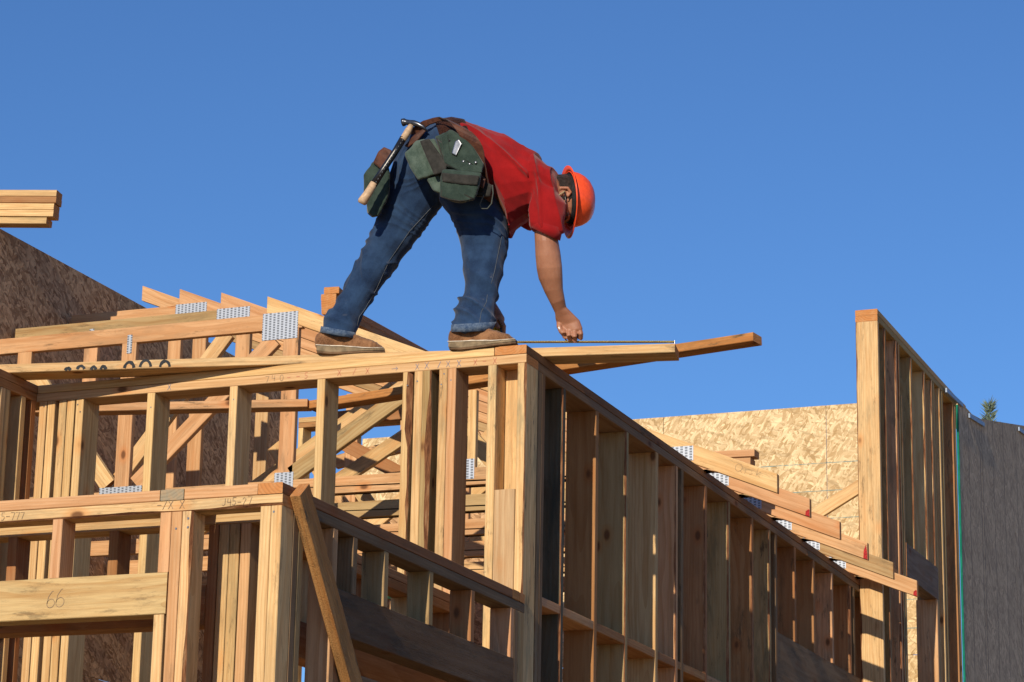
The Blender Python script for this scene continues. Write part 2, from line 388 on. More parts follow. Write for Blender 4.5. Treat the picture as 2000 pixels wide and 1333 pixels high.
hd = box('header', (-.10, -.003), (3.785, 5.90), (HB, HT), B, col=tint(GRY, .02), mat=WOODW)
full = [y for y, c in Bst if y < 3.8 and y not in (.150, 2.09, 3.745, 3.62)]; full[0:0] = [.190]
for y0, y1 in zip(full, full[1:]):
    box('blocking', (-.14, -.002), (y0+.0385, y1-.0005), (-1.044, -1.006), B, col=tint(R.choice((PCH, BRN, BRN))), axis=1)

# ---------------------------------------------------------------- left return wall (F)
FW = root('framed_wall', (-2.375, -1, GZ), 'stud wall at the left edge coming forward under the spray painted plank', 'wall', 'open stud walls')
box('cap_plate', (-2.445, -2.307), (-2.1, .139), (-.0375, 0), FW, col=tint(BRN, .02))
box('top_plate', (-2.445, -2.306), (-2.1, -.001), (-.0762, -.0383), FW, col=tint(BRN, .02))
box('sole_plate', (-2.445, -2.306), (-2.1, -.001), (GZ, Zb), FW)
for y in (-.042, -.125, -.25, -.29, -.68, -1.09, -1.5, -1.9):
    box('stud', (-2.445, -2.307), (y, y+.038), (Zb, -.0768), FW, col=tint(R.choice((TAN, BRN, TAN))))
box('blocking', (-2.44, -2.36), (-.087, -.043), (-.6, -.36), FW, axis=2)

# ---------------------------------------------------------------- lower front wall (C) and its twin behind
CT = -1.037
def frontlow(y, label, mains):
    Cw = root('framed_wall', (-1.2, y+.045, GZ), label, 'wall', 'open stud walls')
    return Cw
C = frontlow(-2.196, 'low front stud wall at lower left carrying the thick header marked 66', 0)
yC = (-2.196, -2.107)
box('cap_plate', (-2.4, -.4395), yC, (CT-.0375, CT), C, col=tint(PCH, .02))
box('cap_plate', (-.4365, -.3505), (-2.197, -1.871), (CT-.0375, CT), C, col=tint(OLV, .02), axis=1, mat=WOODG)
box('cap_plate', (-.3475, -.0795), yC, (CT-.0375, CT), C, col=tint(PCH, .02))
ctp = box('top_plate', (-2.4, .012), yC, (CT-.0762, CT-.0383), C, col=tint(YEL, .02), wane=3)
cz = CT-.0768
HZ0, HZ1 = -1.452, -1.314
for a, c in ((-.0665, YEL), (-.0275, YEL), (-.352, YEL), (-.3915, PCH)):
    box('stud', (a, a+.0383), yC, (Zb, cz), C, col=tint(c, .03), wane=3 if a == -.352 else 0)
    for q_ in (.02, .05):
        if R.random() < .5: nx, nz = a+R.uniform(.01, .028), cz-q_*R.uniform(.7, 1.3); box('nail_head', (nx-.0032, nx+.0032), (-2.1975, -2.1955), (nz-.0032, nz+.0032), C, mat=STEEL, cham=.0012, col=GRY)
box('trimmer', (-.4385, -.4005), yC, (Zb, HZ0-.001), C, col=tint(YEL, .03))
box('cripple', (-.434, -.396+.003), yC, (HZ1+.0005, cz), C, col=tint(PCH, .02))
for a in (-.842, -1.25, -1.66, -2.07): box('cripple', (a, a+.038), yC, (HZ1+.0005, cz), C, col=tint(PCH, .03))
chd = box('header', (-2.4, -.395), (-2.197, -2.108), (HZ0, HZ1), C, col=tint((.60, .42, .20), .01))
box('sole_plate', (-2.4, .012), yC, (GZ, Zb), C)
write('pencil_number', '66', (at(90, 1190, 'Y', -2.197).x, -2.197, -1.418), (1, 0, .12), (0, 0, 1), .055, chd, PENCIL, .0022, .62)
write('layout_mark', '-/X X', (at(306, 1010, 'Y', -2.196).x, -2.1965, CT-.066), (1, 0, 0), (0, 0, 1), .028, ctp, PENCIL, .002)
write('layout_mark', 'J45-27', (at(433, 1000, 'Y', -2.196).x, -2.1965, CT-.068), (1, 0, 0), (0, 0, 1), .025, ctp, PENCIL, .0018)
write('layout_mark', '5-777', (at(2, 1020, 'Y', -2.196).x, -2.1965, CT-.068), (1, 0, 0), (0, 0, 1), .025, ctp, PENCIL, .0018)
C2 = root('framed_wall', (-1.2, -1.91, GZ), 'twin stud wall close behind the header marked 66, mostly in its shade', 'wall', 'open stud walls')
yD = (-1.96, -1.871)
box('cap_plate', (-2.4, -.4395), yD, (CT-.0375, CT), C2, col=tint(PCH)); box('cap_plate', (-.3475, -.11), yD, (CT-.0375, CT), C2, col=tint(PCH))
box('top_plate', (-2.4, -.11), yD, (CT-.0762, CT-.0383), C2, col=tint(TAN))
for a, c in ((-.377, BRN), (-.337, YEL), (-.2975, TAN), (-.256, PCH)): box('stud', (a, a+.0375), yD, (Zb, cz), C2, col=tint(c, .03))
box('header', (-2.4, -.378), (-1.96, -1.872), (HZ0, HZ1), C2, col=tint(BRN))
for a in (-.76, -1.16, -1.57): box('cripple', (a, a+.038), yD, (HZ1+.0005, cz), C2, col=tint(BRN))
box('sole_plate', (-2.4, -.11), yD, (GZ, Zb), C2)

# ---------------------------------------------------------------- lower side wall (D) and its twin
D = root('framed_wall', (-.03, -1.1, GZ), 'low side stud wall with a dark rough beam, behind the leaning diagonal brace', 'wall', 'open stud walls')
xD = (-.077, .012)
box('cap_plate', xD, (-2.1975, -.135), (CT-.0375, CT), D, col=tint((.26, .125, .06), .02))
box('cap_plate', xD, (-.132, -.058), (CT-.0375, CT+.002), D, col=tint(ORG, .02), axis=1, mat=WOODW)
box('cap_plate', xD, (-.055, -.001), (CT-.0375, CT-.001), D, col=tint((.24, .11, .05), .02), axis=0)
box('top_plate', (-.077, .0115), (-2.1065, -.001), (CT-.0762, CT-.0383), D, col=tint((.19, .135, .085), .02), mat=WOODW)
for y, zb, c in ((-2.106, Zb, GRY), (-2.066, Zb, OLV), (-1.80, Zb, PCH), (-1.64, -1.3095, GRY), (-1.375, -1.3095, OLV), (-.97, -1.3095, OLV), (-.565, -1.3095, BRN), (-.15, -1.3095, PCH), (-.110, Zb, GRY), (-.070, Zb, OLV), (-.040, Zb, OLV)):
    box('cripple' if zb > -2 else 'stud', xD, (y, y+.0375), (zb, cz), D, col=tint(c, .03), mat=WOODW if c == GRY else WOOD)
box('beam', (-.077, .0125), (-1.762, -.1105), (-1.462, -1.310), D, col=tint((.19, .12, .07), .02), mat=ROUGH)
box('beam', (-.07, .008), (-1.762, -.1105), (-1.66, -1.575), D, col=tint((.30, .18, .10), .02))
box('sole_plate', xD, (-2.106, -.001), (GZ, Zb), D)
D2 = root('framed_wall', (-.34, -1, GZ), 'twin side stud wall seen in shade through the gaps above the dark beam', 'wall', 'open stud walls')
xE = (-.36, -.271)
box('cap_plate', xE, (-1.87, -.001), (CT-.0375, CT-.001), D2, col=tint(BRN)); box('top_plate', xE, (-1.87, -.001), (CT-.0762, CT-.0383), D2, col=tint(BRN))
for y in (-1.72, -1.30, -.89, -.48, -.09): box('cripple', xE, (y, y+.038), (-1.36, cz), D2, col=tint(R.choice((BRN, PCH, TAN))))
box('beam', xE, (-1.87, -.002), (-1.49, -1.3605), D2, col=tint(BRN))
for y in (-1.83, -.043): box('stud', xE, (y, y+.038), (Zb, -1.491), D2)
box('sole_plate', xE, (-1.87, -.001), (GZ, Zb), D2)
gs = lumber('green_strap', at(745, 1168, 'X', -.5), at(800, 1168, 'X', -.5), (0, 0, 1), .012, .004, None, mat=GREENPL)
gs.name = 'strap'; tag(gs, 'thin bright green strap seen through the gap above the dark beam', 'strap')

# diagonal brace leaning on the side wall
lb = at(588, 968, 'X', .032); lb2 = at(690, 1345, 'X', .032)
dv = (lb2-lb).normalized()
br = lumber('diagonal_brace', lb-dv*.02, lb2+dv*1.5, (0, 1, 0), .089, .038, None, col=tint((.46, .25, .09), .01), mat=ROUGH)
tag(br, 'rough diagonal two by four nailed slanting across the low side wall', 'brace')

# ---------------------------------------------------------------- roof trusses
Y1 = 2.454; SP = .6096; SL = .408; XT = .372
def zt(x): return -.043 - SL*(x-.371)
def plate(parent, x0, x1, z0, z1, y):
    bm = bmesh.new(); bmesh.ops.create_cube(bm, size=1); bmesh.ops.scale(bm, vec=(x1-x0, z1-z0, .0016), verts=bm.verts)
    me = bpy.data.meshes.new('connector_plate'); bm.to_mesh(me); bm.free()
    mw = Matrix((V((1, 0, 0)), V((0, 0, 1)), V((0, -1, 0)))).transposed().to_4x4(); mw.translation = ((x0+x1)/2, y, (z0+z1)/2)
    link('connector_plate', me, GALV, parent, mw)
def web(parent, a, b_, y0, col=None, w_=.089):
    lumber('web', (a[0], y0+.019, a[1]), (b_[0], y0+.019, b_[1]), (0.3, 0, 1) if abs(b_[0]-a[0]) > .02 else (1, 0, 0), w_, .0365, parent, col=col or tint(R.choice((PCH, PCH, TAN, YEL))))
tl = ['nearest roof truss, pale top chord with a scribbled tail and a big connector plate',
      'second roof truss from the front, olive flat chord and a red painted tail tip',
      'third roof truss from the front, peach tail overlapped by the two before it',
      'fourth roof truss from the front with its pointed top end farthest left',
      'fifth roof truss from the front, greyish tail near the tall far wall',
      'sixth and farthest roof truss, peach tail with a red dab under the dark header']
tcol = [YEL, PCH, PCH, PCH, OLV, PCH]; fcol = [PCH, OLV, PCH, PCH, TAN, PCH]
for k in range(6):
    y0 = Y1+SP*k; y1 = y0+.038
    T = root('roof_truss', (-1.5, y0, 0), tl[k], 'roof truss', 'roof trusses')
    xk = -2.45-.606*k if k < 4 else (-3.95 if k == 4 else -3.6)
    vd = .0965
    tc_ = prism('top_chord', [(xk, zt(xk)), (XT, zt(XT)), (XT, zt(XT)-vd), (xk, zt(xk)-vd)], y0, y1, T, tint(tcol[k], .02), xd=(1, -SL))
    xe = -4.40; zf = zt(xk)-.103
    if k < 3:
        prism('flat_chord', [(xe, zf), (xk+.02, zf), (xk+.215, zf-.083), (xk+.215, zf-.089), (xe, zf-.089)], y0+.0002, y1-.0002, T, tint(fcol[k], .02), xd=(1, 0))
    # bottom chord and wedge on the wall top
    xb = -.02
    prism('bottom_chord', [(xe, .0885), (-.34, .0885), (.06, zt(.06)-vd-.002), (.06, .001), (xe, .001)], y0+.0002, y1-.0002, T, tint(fcol[k] if k else PCH, .02), xd=(1, 0))
    # webs
    xv = xk+.15; zl = zf-.089
    if k < 3:
        web(T, (xv, .0895), (xv, zl), y0, tint(PCH, .03))
        plate(T, xk-.02, xk+.19, zl-.055, zl+.094, y0-.0012)
        if xv-.98 > xe+.05:
            xw = xv-.98
            web(T, (xw, .0895), (xw, zl), y0, tint(PCH, .03)); plate(T, xw-.012, xw+.018, zl-.06, zl+.045, y0-.0012)
            web(T, (xw+.085, .125), (xv-.10, zl-.05), y0, tint(TAN if k else PCH, .03)); plate(T, xw-.13, xw+.13, .05, .112, y0-.0012)
            if xw-.62 > xe: web(T, (xw-.085, .125), (xw-.60, zl-.12), y0, tint(YEL, .03)); web(T, (xw-.66, .0895), (xw-.66, zl), y0)
    else: web(T, (xk+.25, .0895), (xk+.25, zt(xk+.25)-.1), y0)
    xq = -1.245-.02*k
    x2 = xv if k < 3 else xk+.25
    if k < 3:
        a = (x2+.035, .118); sl_ = .62; xx = (zt(0)-.14-a[1]+sl_*a[0])/(sl_+SL); web(T, a, (xx, a[1]+sl_*(xx-a[0])), y0, tint(OLV if k == 0 else TAN, .02))
        plate(T, x2-.06, x2+.05, .04, .13, y0-.0012)
    web(T, (xq, .0895), (xq, zt(xq)-.118), y0, tint(YEL, .02), .06 if k else .045)
    if k >= 2: web(T, (xq-.62, zt(xq-.62)-.16), (xq-.08, .13), y0, tint(TAN, .03))
    if k >= 3:
        web(T, (-2.75, .13), (-1.95, zt(-1.95)-.17), y0, tint(YEL, .03)); web(T, (-2.85, .13), (-3.3, .75), y0, tint(TAN, .03))
        web(T, (xq+.08, .13), (-.72, zt(-.72)-.14), y0, tint(YEL, .03)); web(T, (-2.05, .0895), (-2.05, zt(-2.05)-.12), y0, tint(PCH, .03))
    for kk, a_, b2, cl in ((3, (625, 955), (800, 838), TAN), (4, (640, 850), (800, 935), BRN), (3, (648, 815), (795, 800), BRN), (5, (650, 900), (800, 862), PCH)):
        if k == kk: pa, pb = at(*a_, 'Y', y0), at(*b2, 'Y', y0); web(T, (pa.x, pa.z), (pb.x, pb.z), y0+.0385, tint(cl, .03))
    plate(T, xq-.03, xq+.02, .03, .135, y0-.0012)
    plate(T, -.20, -.055, .05, .125, y0-.0012)
    # painted tail tips
    if k in (1, 3, 5):
        q = .03; pts = [(0, 0), (-.022, .009), (-.020, .030 if k != 3 else .05), (-.006, .040 if k != 3 else .085), (0, .036)]
        me = bpy.data.meshes.new('paint_dab'); me.from_pydata([(a, 0, c) for a, c in pts], [], [tuple(range(5))[::-1]])
        link('paint_dab', me, RED_PAINT, tc_, Matrix.Translation((XT-.001, y0-.0006, zt(XT)-vd+.001)))
    if k == 0: write('pencil_scribble', 'Qisk', (at(1436, 925, 'Y', y0).x, y0, at(1436, 921, 'Y', y0).z), (1, 0, -.3), (.3, 0, 1), .045, tc_, PENCIL, .0016, .8)

# small scraps on truss tails
for i, (p, c) in enumerate((((1440, 1478, 888), PCH), ((1715, 1750, 1118), YEL))):
    yy = Y1+SP*(1.35 if i == 0 else 5.35)
    a, b_ = at(p[0], p[2], 'Y', yy), at(p[1], p[2], 'Y', yy)
    s_ = lumber('lumber_scrap', a-V((.3, 0, 0)), b_, (0, 1, 0), .089, .038, None, col=tint(c))
    tag(s_, ('short peach board end sticking out behind the scribbled truss tail' if i == 0 else 'small pale board end beside the last truss tail by the dark header'), 'board')
    s2 = lumber('lumber_scrap', a-V((.3, 0, .043)), b_-V((.022, 0, .043)), (0, 1, 0), .089, .038, None, col=tint(c))
    tag(s2, ('lower board under the peach board end behind the scribbled truss tail' if i == 0 else 'lower pale board directly under the small board end by the dark header'), 'board')

# ---------------------------------------------------------------- planks across the wall tops
def plank(name, P0, P1, w_, t_, label, col, side=(0, 1, 0), grp=None):
    """P0,P1: near bottom edge; the width runs away from the camera"""
    x = (V(P1)-V(P0)).normalized(); s_ = V(side); s_ = (s_-x*s_.dot(x)).normalized(); z = x.cross(s_)
    off = s_*w_/2+z*t_/2
    o = lumber(name, V(P0)+off, V(P1)+off, s_, w_, t_, None, col=col); tag(o, label, 'plank', grp); return o
p0, p1 = V((-2.307, -.229, 0.001)), at(1318, 688.5, 'Z', .001)
dd = (p1-p0).normalized()
b1 = plank('plank', p0-dd*.25, p1, .14, .0385, 'long pale plank across the wall top with cut off black spray paint lettering', (.68, .47, .24))
q0 = at(75, 726, 'Y', -.2)
def onb1(px): # point on the near face bottom edge of the plank under pixel column px
    best = None
    for i in range(200):
        s_ = i/199; p = p0.lerp(p1, s_); v = p-CAM; X_ = CX+F*v.dot(rt)/v.dot(fw)
        if best is None or abs(X_-px) < best[0]: best = (abs(X_-px), p)
    return best[1]
L = []
for px, rr_, lft in ((80, .012, 0), (88, .012, 0), (132, .018, .006), (156, .026, .006), (182, .014, .012), (202, .015, .012), (253, .030, .012), (287, .034, .014), (319, .030, .012)):
    s0 = (onb1(px)-p0).length
    a = [q for q in arc(s0, lft-.012, rr_*.72, rr_, 8, 172, 9) if q[1] > .001]
    a = [(q[0], min(q[1], .0372)) for q in a]
    if len(a) > 1: L.append(a)
sf = (V((0, 1, 0))-dd*V((0, 1, 0)).dot(dd)).normalized()
for l_ in L: strokes('spray_mark', [l_], p0, dd, dd.cross(sf), .0145, b1, SPRAY, .0008)
P0, P1 = at(600, 799, 'Z', -.0), at(1471, 665.8, 'Z', .062)
plank('plank', P0, P1, .089, .038, 'orange plank poking out past the corner under the pale plank', tint(ORG, .01))
plank('plank', at(60, 806, 'Z', .003), at(600, 795, 'Z', .003), .089, .038, 'peach plank lying level just behind the front wall top plates', tint(PCH, .02))

# ---------------------------------------------------------------- left OSB wall (H)
XH = -4.42
HY = at(572, 850, 'X', XH).y
H = root('osb_wall', (XH, 3, GZ), 'tall weathered brown particle board wall at upper left behind the trusses', 'wall')
zH = at(0, 446.7, 'X', XH).z
ys = [-1.6, -.38, .84, 2.06, 3.28, 4.5, 5.72, HY]
for a, b_ in zip(ys, ys[1:]):
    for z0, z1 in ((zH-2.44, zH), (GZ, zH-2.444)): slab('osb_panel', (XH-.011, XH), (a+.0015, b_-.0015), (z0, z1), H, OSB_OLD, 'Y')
box('top_plate', (XH-.151, XH-.012), (-1.6, HY), (zH-.04, zH-.002), H); box('sole_plate', (XH-.151, XH-.012), (-1.6, HY), (GZ, Zb), H)
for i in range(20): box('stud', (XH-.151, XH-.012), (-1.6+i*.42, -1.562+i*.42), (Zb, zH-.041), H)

# ---------------------------------------------------------------- back OSB wall (G)
YG = 8.3; XGR = -.02
G = root('osb_wall', (-1.3, YG, GZ), 'sunlit pale particle board wall at the back with thin blue grid lines', 'wall')
zG = at(1450, 804, 'Y', YG).z
xs1, xs2 = at(1296, 815, 'Y', YG).x, at(1613, 792, 'Y', YG).x
ed = [xs1-2.44, xs1-1.22, xs1, xs2, XGR]
for i, (a, b_) in enumerate(zip(ed, ed[1:])):
    for z0, z1 in ((zG-1.83, zG), (zG-4.27, zG-1.834), (GZ, zG-4.274)): slab('osb_panel', (a+.0015, b_-.0015), (YG, YG+.011), (z0, z1), G, OSB_LIT, 'X')
box('top_plate', (ed[0], ed[-1]), (YG+.012, YG+.15), (zG-.04, zG-.002), G)
for i in range(12): box('stud', (ed[0]+i*.42, ed[0]+.038+i*.42), (YG+.012, YG+.15), (GZ, zG-.041), G)

IW = root('framed_wall', (-2.2, 6.9, GZ), 'inner cross wall with old board sheathing glimpsed between trusses behind the worker', 'wall', 'open stud walls')
xi0, xi1 = at(583, 830, 'Y', 6.9).x, at(1010, 830, 'Y', 6.9).x; zi = at(640, 812, 'Y', 6.9).z
box('cap_plate', (xi0, xi1), (6.9, 7.04), (zi-.0375, zi), IW, col=tint(TAN)); box('top_plate', (xi0, xi1), (6.9, 7.04), (zi-.0762, zi-.0383), IW, col=tint(BRN))
for i in range(int((xi1-xi0)/.4)+1): box('stud', (xi0+i*.4, xi0+i*.4+.038), (6.9, 7.04), (GZ, zi-.077), IW, col=tint())
slab('osb_panel', (xi0+.25, xi0+1.46), (7.045, 7.056), (GZ, zi-.62), IW, OSB_OLD, 'X'); slab('osb_panel', (xi0+1.463, xi1), (7.045, 7.056), (GZ, zi-.62), IW, OSB_OLD, 'X')

# ---------------------------------------------------------------- tall far wall (E) and its sheathing
XE = .140
Ew = root('framed_wall', (.07, 7, GZ), 'tallest stud wall at far right with a pale end post and dark header', 'wall', 'open stud walls')
cE = at(1713.5, 603.2, 'X', XE); YE = cE.y; zE = cE.z
yEnd = 9.2
box('cap_plate', (.0, XE), (YE, yEnd), (zE-.038, zE), Ew, col=tint(TAN)); box('top_plate', (.0, XE-.0005), (YE, yEnd), (zE-.0765, zE-.0385), Ew, col=tint(OLV))
def EY(px, py): return at(px, py, 'X', XE).y
zh1, zh0 = at(1800, 1084, 'X', XE).z, at(1832, 1172, 'X', XE).z
yh0, yh1 = EY(1768, 1060), EY(1832, 1130)
box('stud', (0, XE-.001), (YE, YE+.038), (Zb, zE-.077), Ew, col=tint(YEL, .01), wane=3)
for px, c, fl in ((1731, OLV, 1), (1752, PCH, 1), (1757, OLV, 1), (1781, OLV, 0), (1806, TAN, 0), (1820, TAN, 0), (1824, OLV, 0), (1835, TAN, 1), (1840, OLV, 1), (1861, BRN, 1)):
    y = EY(px, 760); above = yh0-.02 < y < yh1-.02
    box('stud', (0, XE-.001), (y-.019, y+.019), (zh1+.001 if above else Zb, zE-.077), Ew, col=tint(c, .03), wane=R.choice((0, 4)))
box('header', (.05, XE+.001), (yh0+.025, yh1), (zh0, zh1), Ew, col=tint((.20, .15, .11), .01), mat=WOODW)
box('trimmer', (0, XE-.001), (yh0-.02, yh0+.018), (Zb, zE-.4), Ew, col=tint(OLV, .02), mat=WOODW)
box('trimmer', (0, XE-.001), (yh1-.045, yh1-.007), (Zb, zh0-.001), Ew, col=tint(PCH, .02))
box('sole_plate', (0, XE), (YE, yEnd), (GZ, Zb), Ew)
# sheathing: outline follows the rake
ksx = XE+.0125
def EP(px, py): q = at(px, py, 'X', ksx); return q.y, q.z
yk, _ = EP(1868, 860)
top = [EP(1870, 788), EP(1892, 806), EP(1915, 818.5), EP(2000, 832), EP(2090, 846)]
K = root('sheathed_wall', (ksx, top[2][0], GZ), 'shaded grey brown sheathed wall at the right edge with a green painted board edge', 'wall')
def side_prism(name, poly, x0, x1, mat):
    bm = bmesh.new(); c = V((x1, sum(p[0] for p in poly)/len(poly), sum(p[1] for p in poly)/len(poly)))
    a = [bm.verts.new((p[0]-c.y, p[1]-c.z, 0)) for p in poly]; b_ = [bm.verts.new((p[0]-c.y, p[1]-c.z, x0-x1)) for p in poly]; n = len(poly)
    bm.faces.new(a); bm.faces.new(b_[::-1])
    for i in range(n): bm.faces.new((a[i], b_[i], b_[(i+1) % n], a[(i+1) % n]))
    bmesh.ops.recalc_face_normals(bm, faces=bm.faces)
    me = bpy.data.meshes.new(name); bm.to_mesh(me); bm.free()
    mw = Matrix((V((0, 1, 0)), V((0, 0, 1)), V((1, 0, 0)))).transposed().to_4x4(); mw.translation = c
    return link(name, me, mat, K, mw)
def ztop(y):
    for (a, za), (b_, zb_) in zip(top, top[1:]):
        if a <= y <= b_: return za+(zb_-za)*(y-a)/(b_-a)
    return top[0][1] if y < top[0][0] else top[-1][1]
box('stud', (0, XE-.001), (top[0][0]-.0405, top[0][0]-.0015), (Zb, top[0][1]-.03), Ew, col=tint(YEL, .02))
yy = [top[0][0]+.012, top[0][0]+.8, top[0][0]+2.02, top[0][0]+3.24, top[-1][0]]
for a, b_ in zip(yy, yy[1:]):
    mids = [p for p in top if a < p[0] < b_]
    poly = [(a, GZ), (b_-.003, GZ), (b_-.003, ztop(b_-.003))]+[(p[0], p[1]) for p in reversed(mids)]+[(a, ztop(a))]
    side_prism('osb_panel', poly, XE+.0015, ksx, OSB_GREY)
ge = slab('painted_edge', (XE+.001, ksx+.0035), (top[0][0], top[0][0]+.0115), (GZ, top[0][1]-.01), K, GREEN_EDGE, 'Y', .0005)
for (xa, ya), (xb, yb) in (((1848, 762), (1880, 792)), ((1893, 812), (1922, 830)), ((1990, 838), (2020, 862))):
    a, b_ = at(xa, ya, 'X', ksx+.01), at(xb, yb, 'X', ksx+.01)
    lumber('metal_clip', a, b_, (0, 0, 1), .03, .012, K, mat=GALV0, cham=.001, segs=1)
for i in range(6): lumber('rake_stud', (.07, yEnd+.2+i*.42, GZ), (.07, yEnd+.2+i*.42, ztop(yEnd+.2+i*.42)-.02), (1, 0, 0), .139, .038, K)
# leaning brace between the back wall and the tall post
e1, e2 = at(1585, 1010, 'Y', 7.6), at(1700, 938, 'Y', 7.6)
o = lumber('diagonal_brace', e1-(e2-e1)*1.2, e2+(e2-e1)*.25, (0, 0, 1), .089, .038, None, col=tint(YEL, .02)); tag(o, 'pale diagonal brace in front of the sunlit back wall beside the end post', 'brace')

# ---------------------------------------------------------------- interior clutter seen through the studs
for i, (x, c) in enumerate(((-3.05, YEL), (-2.88, YEL), (-2.82, TAN))):
    yy_ = 5.95+(.1 if i % 2 else 0)
    o = box('post', (x, x+.09), (yy_, yy_+.038), (GZ, .9 if i < 3 else 1.0), None, col=tint(c)); tag(o, ['leftmost thin interior post behind the trusses', 'middle thin interior post of the three behind the left trusses', 'right thin interior post of the three behind the left trusses', 'interior post behind the right hand trusses, left one', 'interior post behind the right hand trusses, right one'][i], 'post')

# ---------------------------------------------------------------- lumber stacks
zs = zH+.001; dirS = V((1, .165, -.055)).normalized()
lef = ['top', 'second', 'middle', 'fourth', 'bottom']
pS = at(108, 449, 'Z', zs) if False else None
base = atd(106, 441, 15.3); bx_ = [0, 0, -.012, -.012, -.055]
tS = .0405
for i in range(5):
    e = base + V((0, 0, 1))*(tS*(4-i)) + V((bx_[i]+.02, 0, 0)) + V((0, 0, tS/2))
    o = lumber('lumber_board', e-dirS*2.4, e, (-.165, 1, 0), .089, tS-.0015, None, col=tint((TAN, BRN, YEL, YEL, TAN)[i], .02), wane=1 if i == 3 else 0)
    tag(o, '%s board of the five board stack jutting in at upper left' % lef[i], 'board', 'boards stacked at upper left')
dS2 = V((.07, 1, 0)).normalized(); q = atd(644, 607, 14.4)
dl = V((math.sin(rad(-3.5)), math.cos(rad(-3.5)), .0))
ld = (at(847, 690, 'Z', 1)-CAM)
for i in range(4):
    long_ = i >= 2
    st = q+V((R.uniform(-.006, .006), 0, .0385*(3-i)))+V((.0 if i != 1 else -.012, 0, 0))
    if long_: dirn = (atd(800, 690+(0 if i == 3 else -11), 16.6)-st).normalized(); ln = 3.0
    else: dirn = V((-.12, 1, 0)).normalized(); ln = .3
    o = lumber('lumber_board', st, st+dirn*ln, (1, 0, 0), .087, .038, None, col=tint(BRN, .02))
    tag(o, '%s of the orange ended boards stacked behind the worker\'s rear boot' % ('topmost', 'second from top', 'third from top', 'lowest')[i], 'board', 'orange ended boards behind the rear boot')

# ---------------------------------------------------------------- pine tree far behind the sheathed wall
tp_ = atd(1932, 789, 60); tb = V((tp_.x, tp_.y, GZ))
TR = root('pine_tree', tb, 'dark green pine top just showing above the sheathed wall', 'tree')
NEED = flat('pine_needles', (.20, .26, .18), .8, .4, 3., 0); TRK = flat('pine_bark', (.12, .08, .05), .9, .3, 8.)
def tube(name, pts, rads, mat, parent, n=8):
    vs, fs = [], []; pts = [V(p) for p in pts]
    for i, p in enumerate(pts):
        d = (pts[min(i+1, len(pts)-1)]-pts[max(i-1, 0)]).normalized(); a = d.orthogonal().normalized()
        if i and a.dot(pa) < 0: a = -a
        a = (pa-d*pa.dot(d)).normalized() if i else a; pa = a; b_ = d.cross(a)
        for k in range(n): t = 2*math.pi*k/n; vs.append(p+(a*math.cos(t)+b_*math.sin(t))*rads[i])
    for i in range(len(pts)-1):
        for k in range(n): fs.append((i*n+k, i*n+(k+1) % n, (i+1)*n+(k+1) % n, (i+1)*n+k))
    fs.append(tuple(range(n))[::-1]); fs.append(tuple((len(pts)-1)*n+k for k in range(n)))
    me = bpy.data.meshes.new(name); me.from_pydata(vs, [], fs); me.update()
    for p in me.polygons: p.use_smooth = True
    return link(name, me, mat, parent)
hgt = tp_.z-GZ
tube('trunk', [tb, tb+V((.1, 0, hgt*.5)), tb+V((0, 0, hgt*.98))], [.35, .2, .03], TRK, TR)
vs, fs = [], []
for i in range(2400):
    h = hgt*(.12+.88*R.random()**.6); s_ = (1-h/hgt)*1.5+.05; a = R.uniform(0, 6.28)
    a = round(a/(.7))*.7+h*1.7+R.uniform(-.12, .12); rr_ = s_*R.random()**.6
    lay = h-.9*s_*.25+rr_*.75+R.uniform(-.06, .06); lay = min(lay, hgt-rr_*.8)
    p = V((rr_*math.cos(a), rr_*math.sin(a), lay)); d = V((math.cos(a)+R.uniform(-.5, .5), math.sin(a)+R.uniform(-.5, .5), .8+R.uniform(-.3, .5))).normalized()*R.uniform(.14, .26)
    e = d.orthogonal().normalized()*.022; e.rotate(Matrix.Rotation(R.uniform(0, 3.1), 3, d)); k = len(vs); vs += [p-e, p+e, p+d]; fs.append((k, k+1, k+2))
me = bpy.data.meshes.new('crown'); me.from_pydata(vs, [], fs); link('crown', me, NEED, TR, Matrix.Translation(tb))

# ---------------------------------------------------------------- the worker
def cloth(name, c1, c2, nscale, weave=900., rough=.9, bump=.25):
    b = NB(name, rough, .15); O = b.oc()
    c = b.mix(b.mr(b.noise(O, nscale, 5, .62), .35, .68), c1, c2)
    c = b.mix(b.mr(b.noise(O, weave*.6, 2, .6), .35, .7, 0, .3), c, tuple(x*1.5 for x in c2))
    b.col(c); b.p.inputs['Sheen Weight'].default_value = .15
    b.bump(b.noise(O, weave, 2, .6), bump, .0008); return b
b = cloth('denim', (.006, .018, .050), (.020, .048, .108), 9., 700.)
O = b.oc(); dust = b.mr(b.noise(O, 22., 5, .7), .62, .78, 0, .35)
prev = b.p.inputs['Base Color'].links[0].from_socket; b.col(b.mix(dust, prev, (.20, .19, .18))); DENIM = b.m
DENIM_HEM = cloth('denim_hem', (.02, .045, .10), (.10, .14, .20), 60., 500.).m
SHIRT = cloth('red_cotton', (.17, .003, .004), (.27, .006, .007), 5., 1100.).m
CANVAS = cloth('green_canvas', (.013, .026, .020), (.034, .054, .042), 14., 500., .8).m
CANVASL = cloth('worn_green_canvas', (.028, .050, .038), (.075, .105, .085), 20., 500., .8).m
STRAPM = cloth('black_webbing', (.012, .012, .010), (.03, .028, .024), 40., 500., .7).m
LEATH = cloth('brown_leather', (.035, .012, .007), (.095, .034, .018), 16., 260., .5, .5).m
BOOTM = cloth('tan_leather', (.11, .048, .020), (.27, .135, .062), 14., 300., .75, .5).m
SOLEM = flat('crepe_sole', (.23, .17, .10), .85, .35, 25., .4)
SOLED = flat('dark_outsole', (.16, .095, .05), .9, .3, 25., .4)
WELT = flat('welt_thread', (.62, .55, .44), .8)
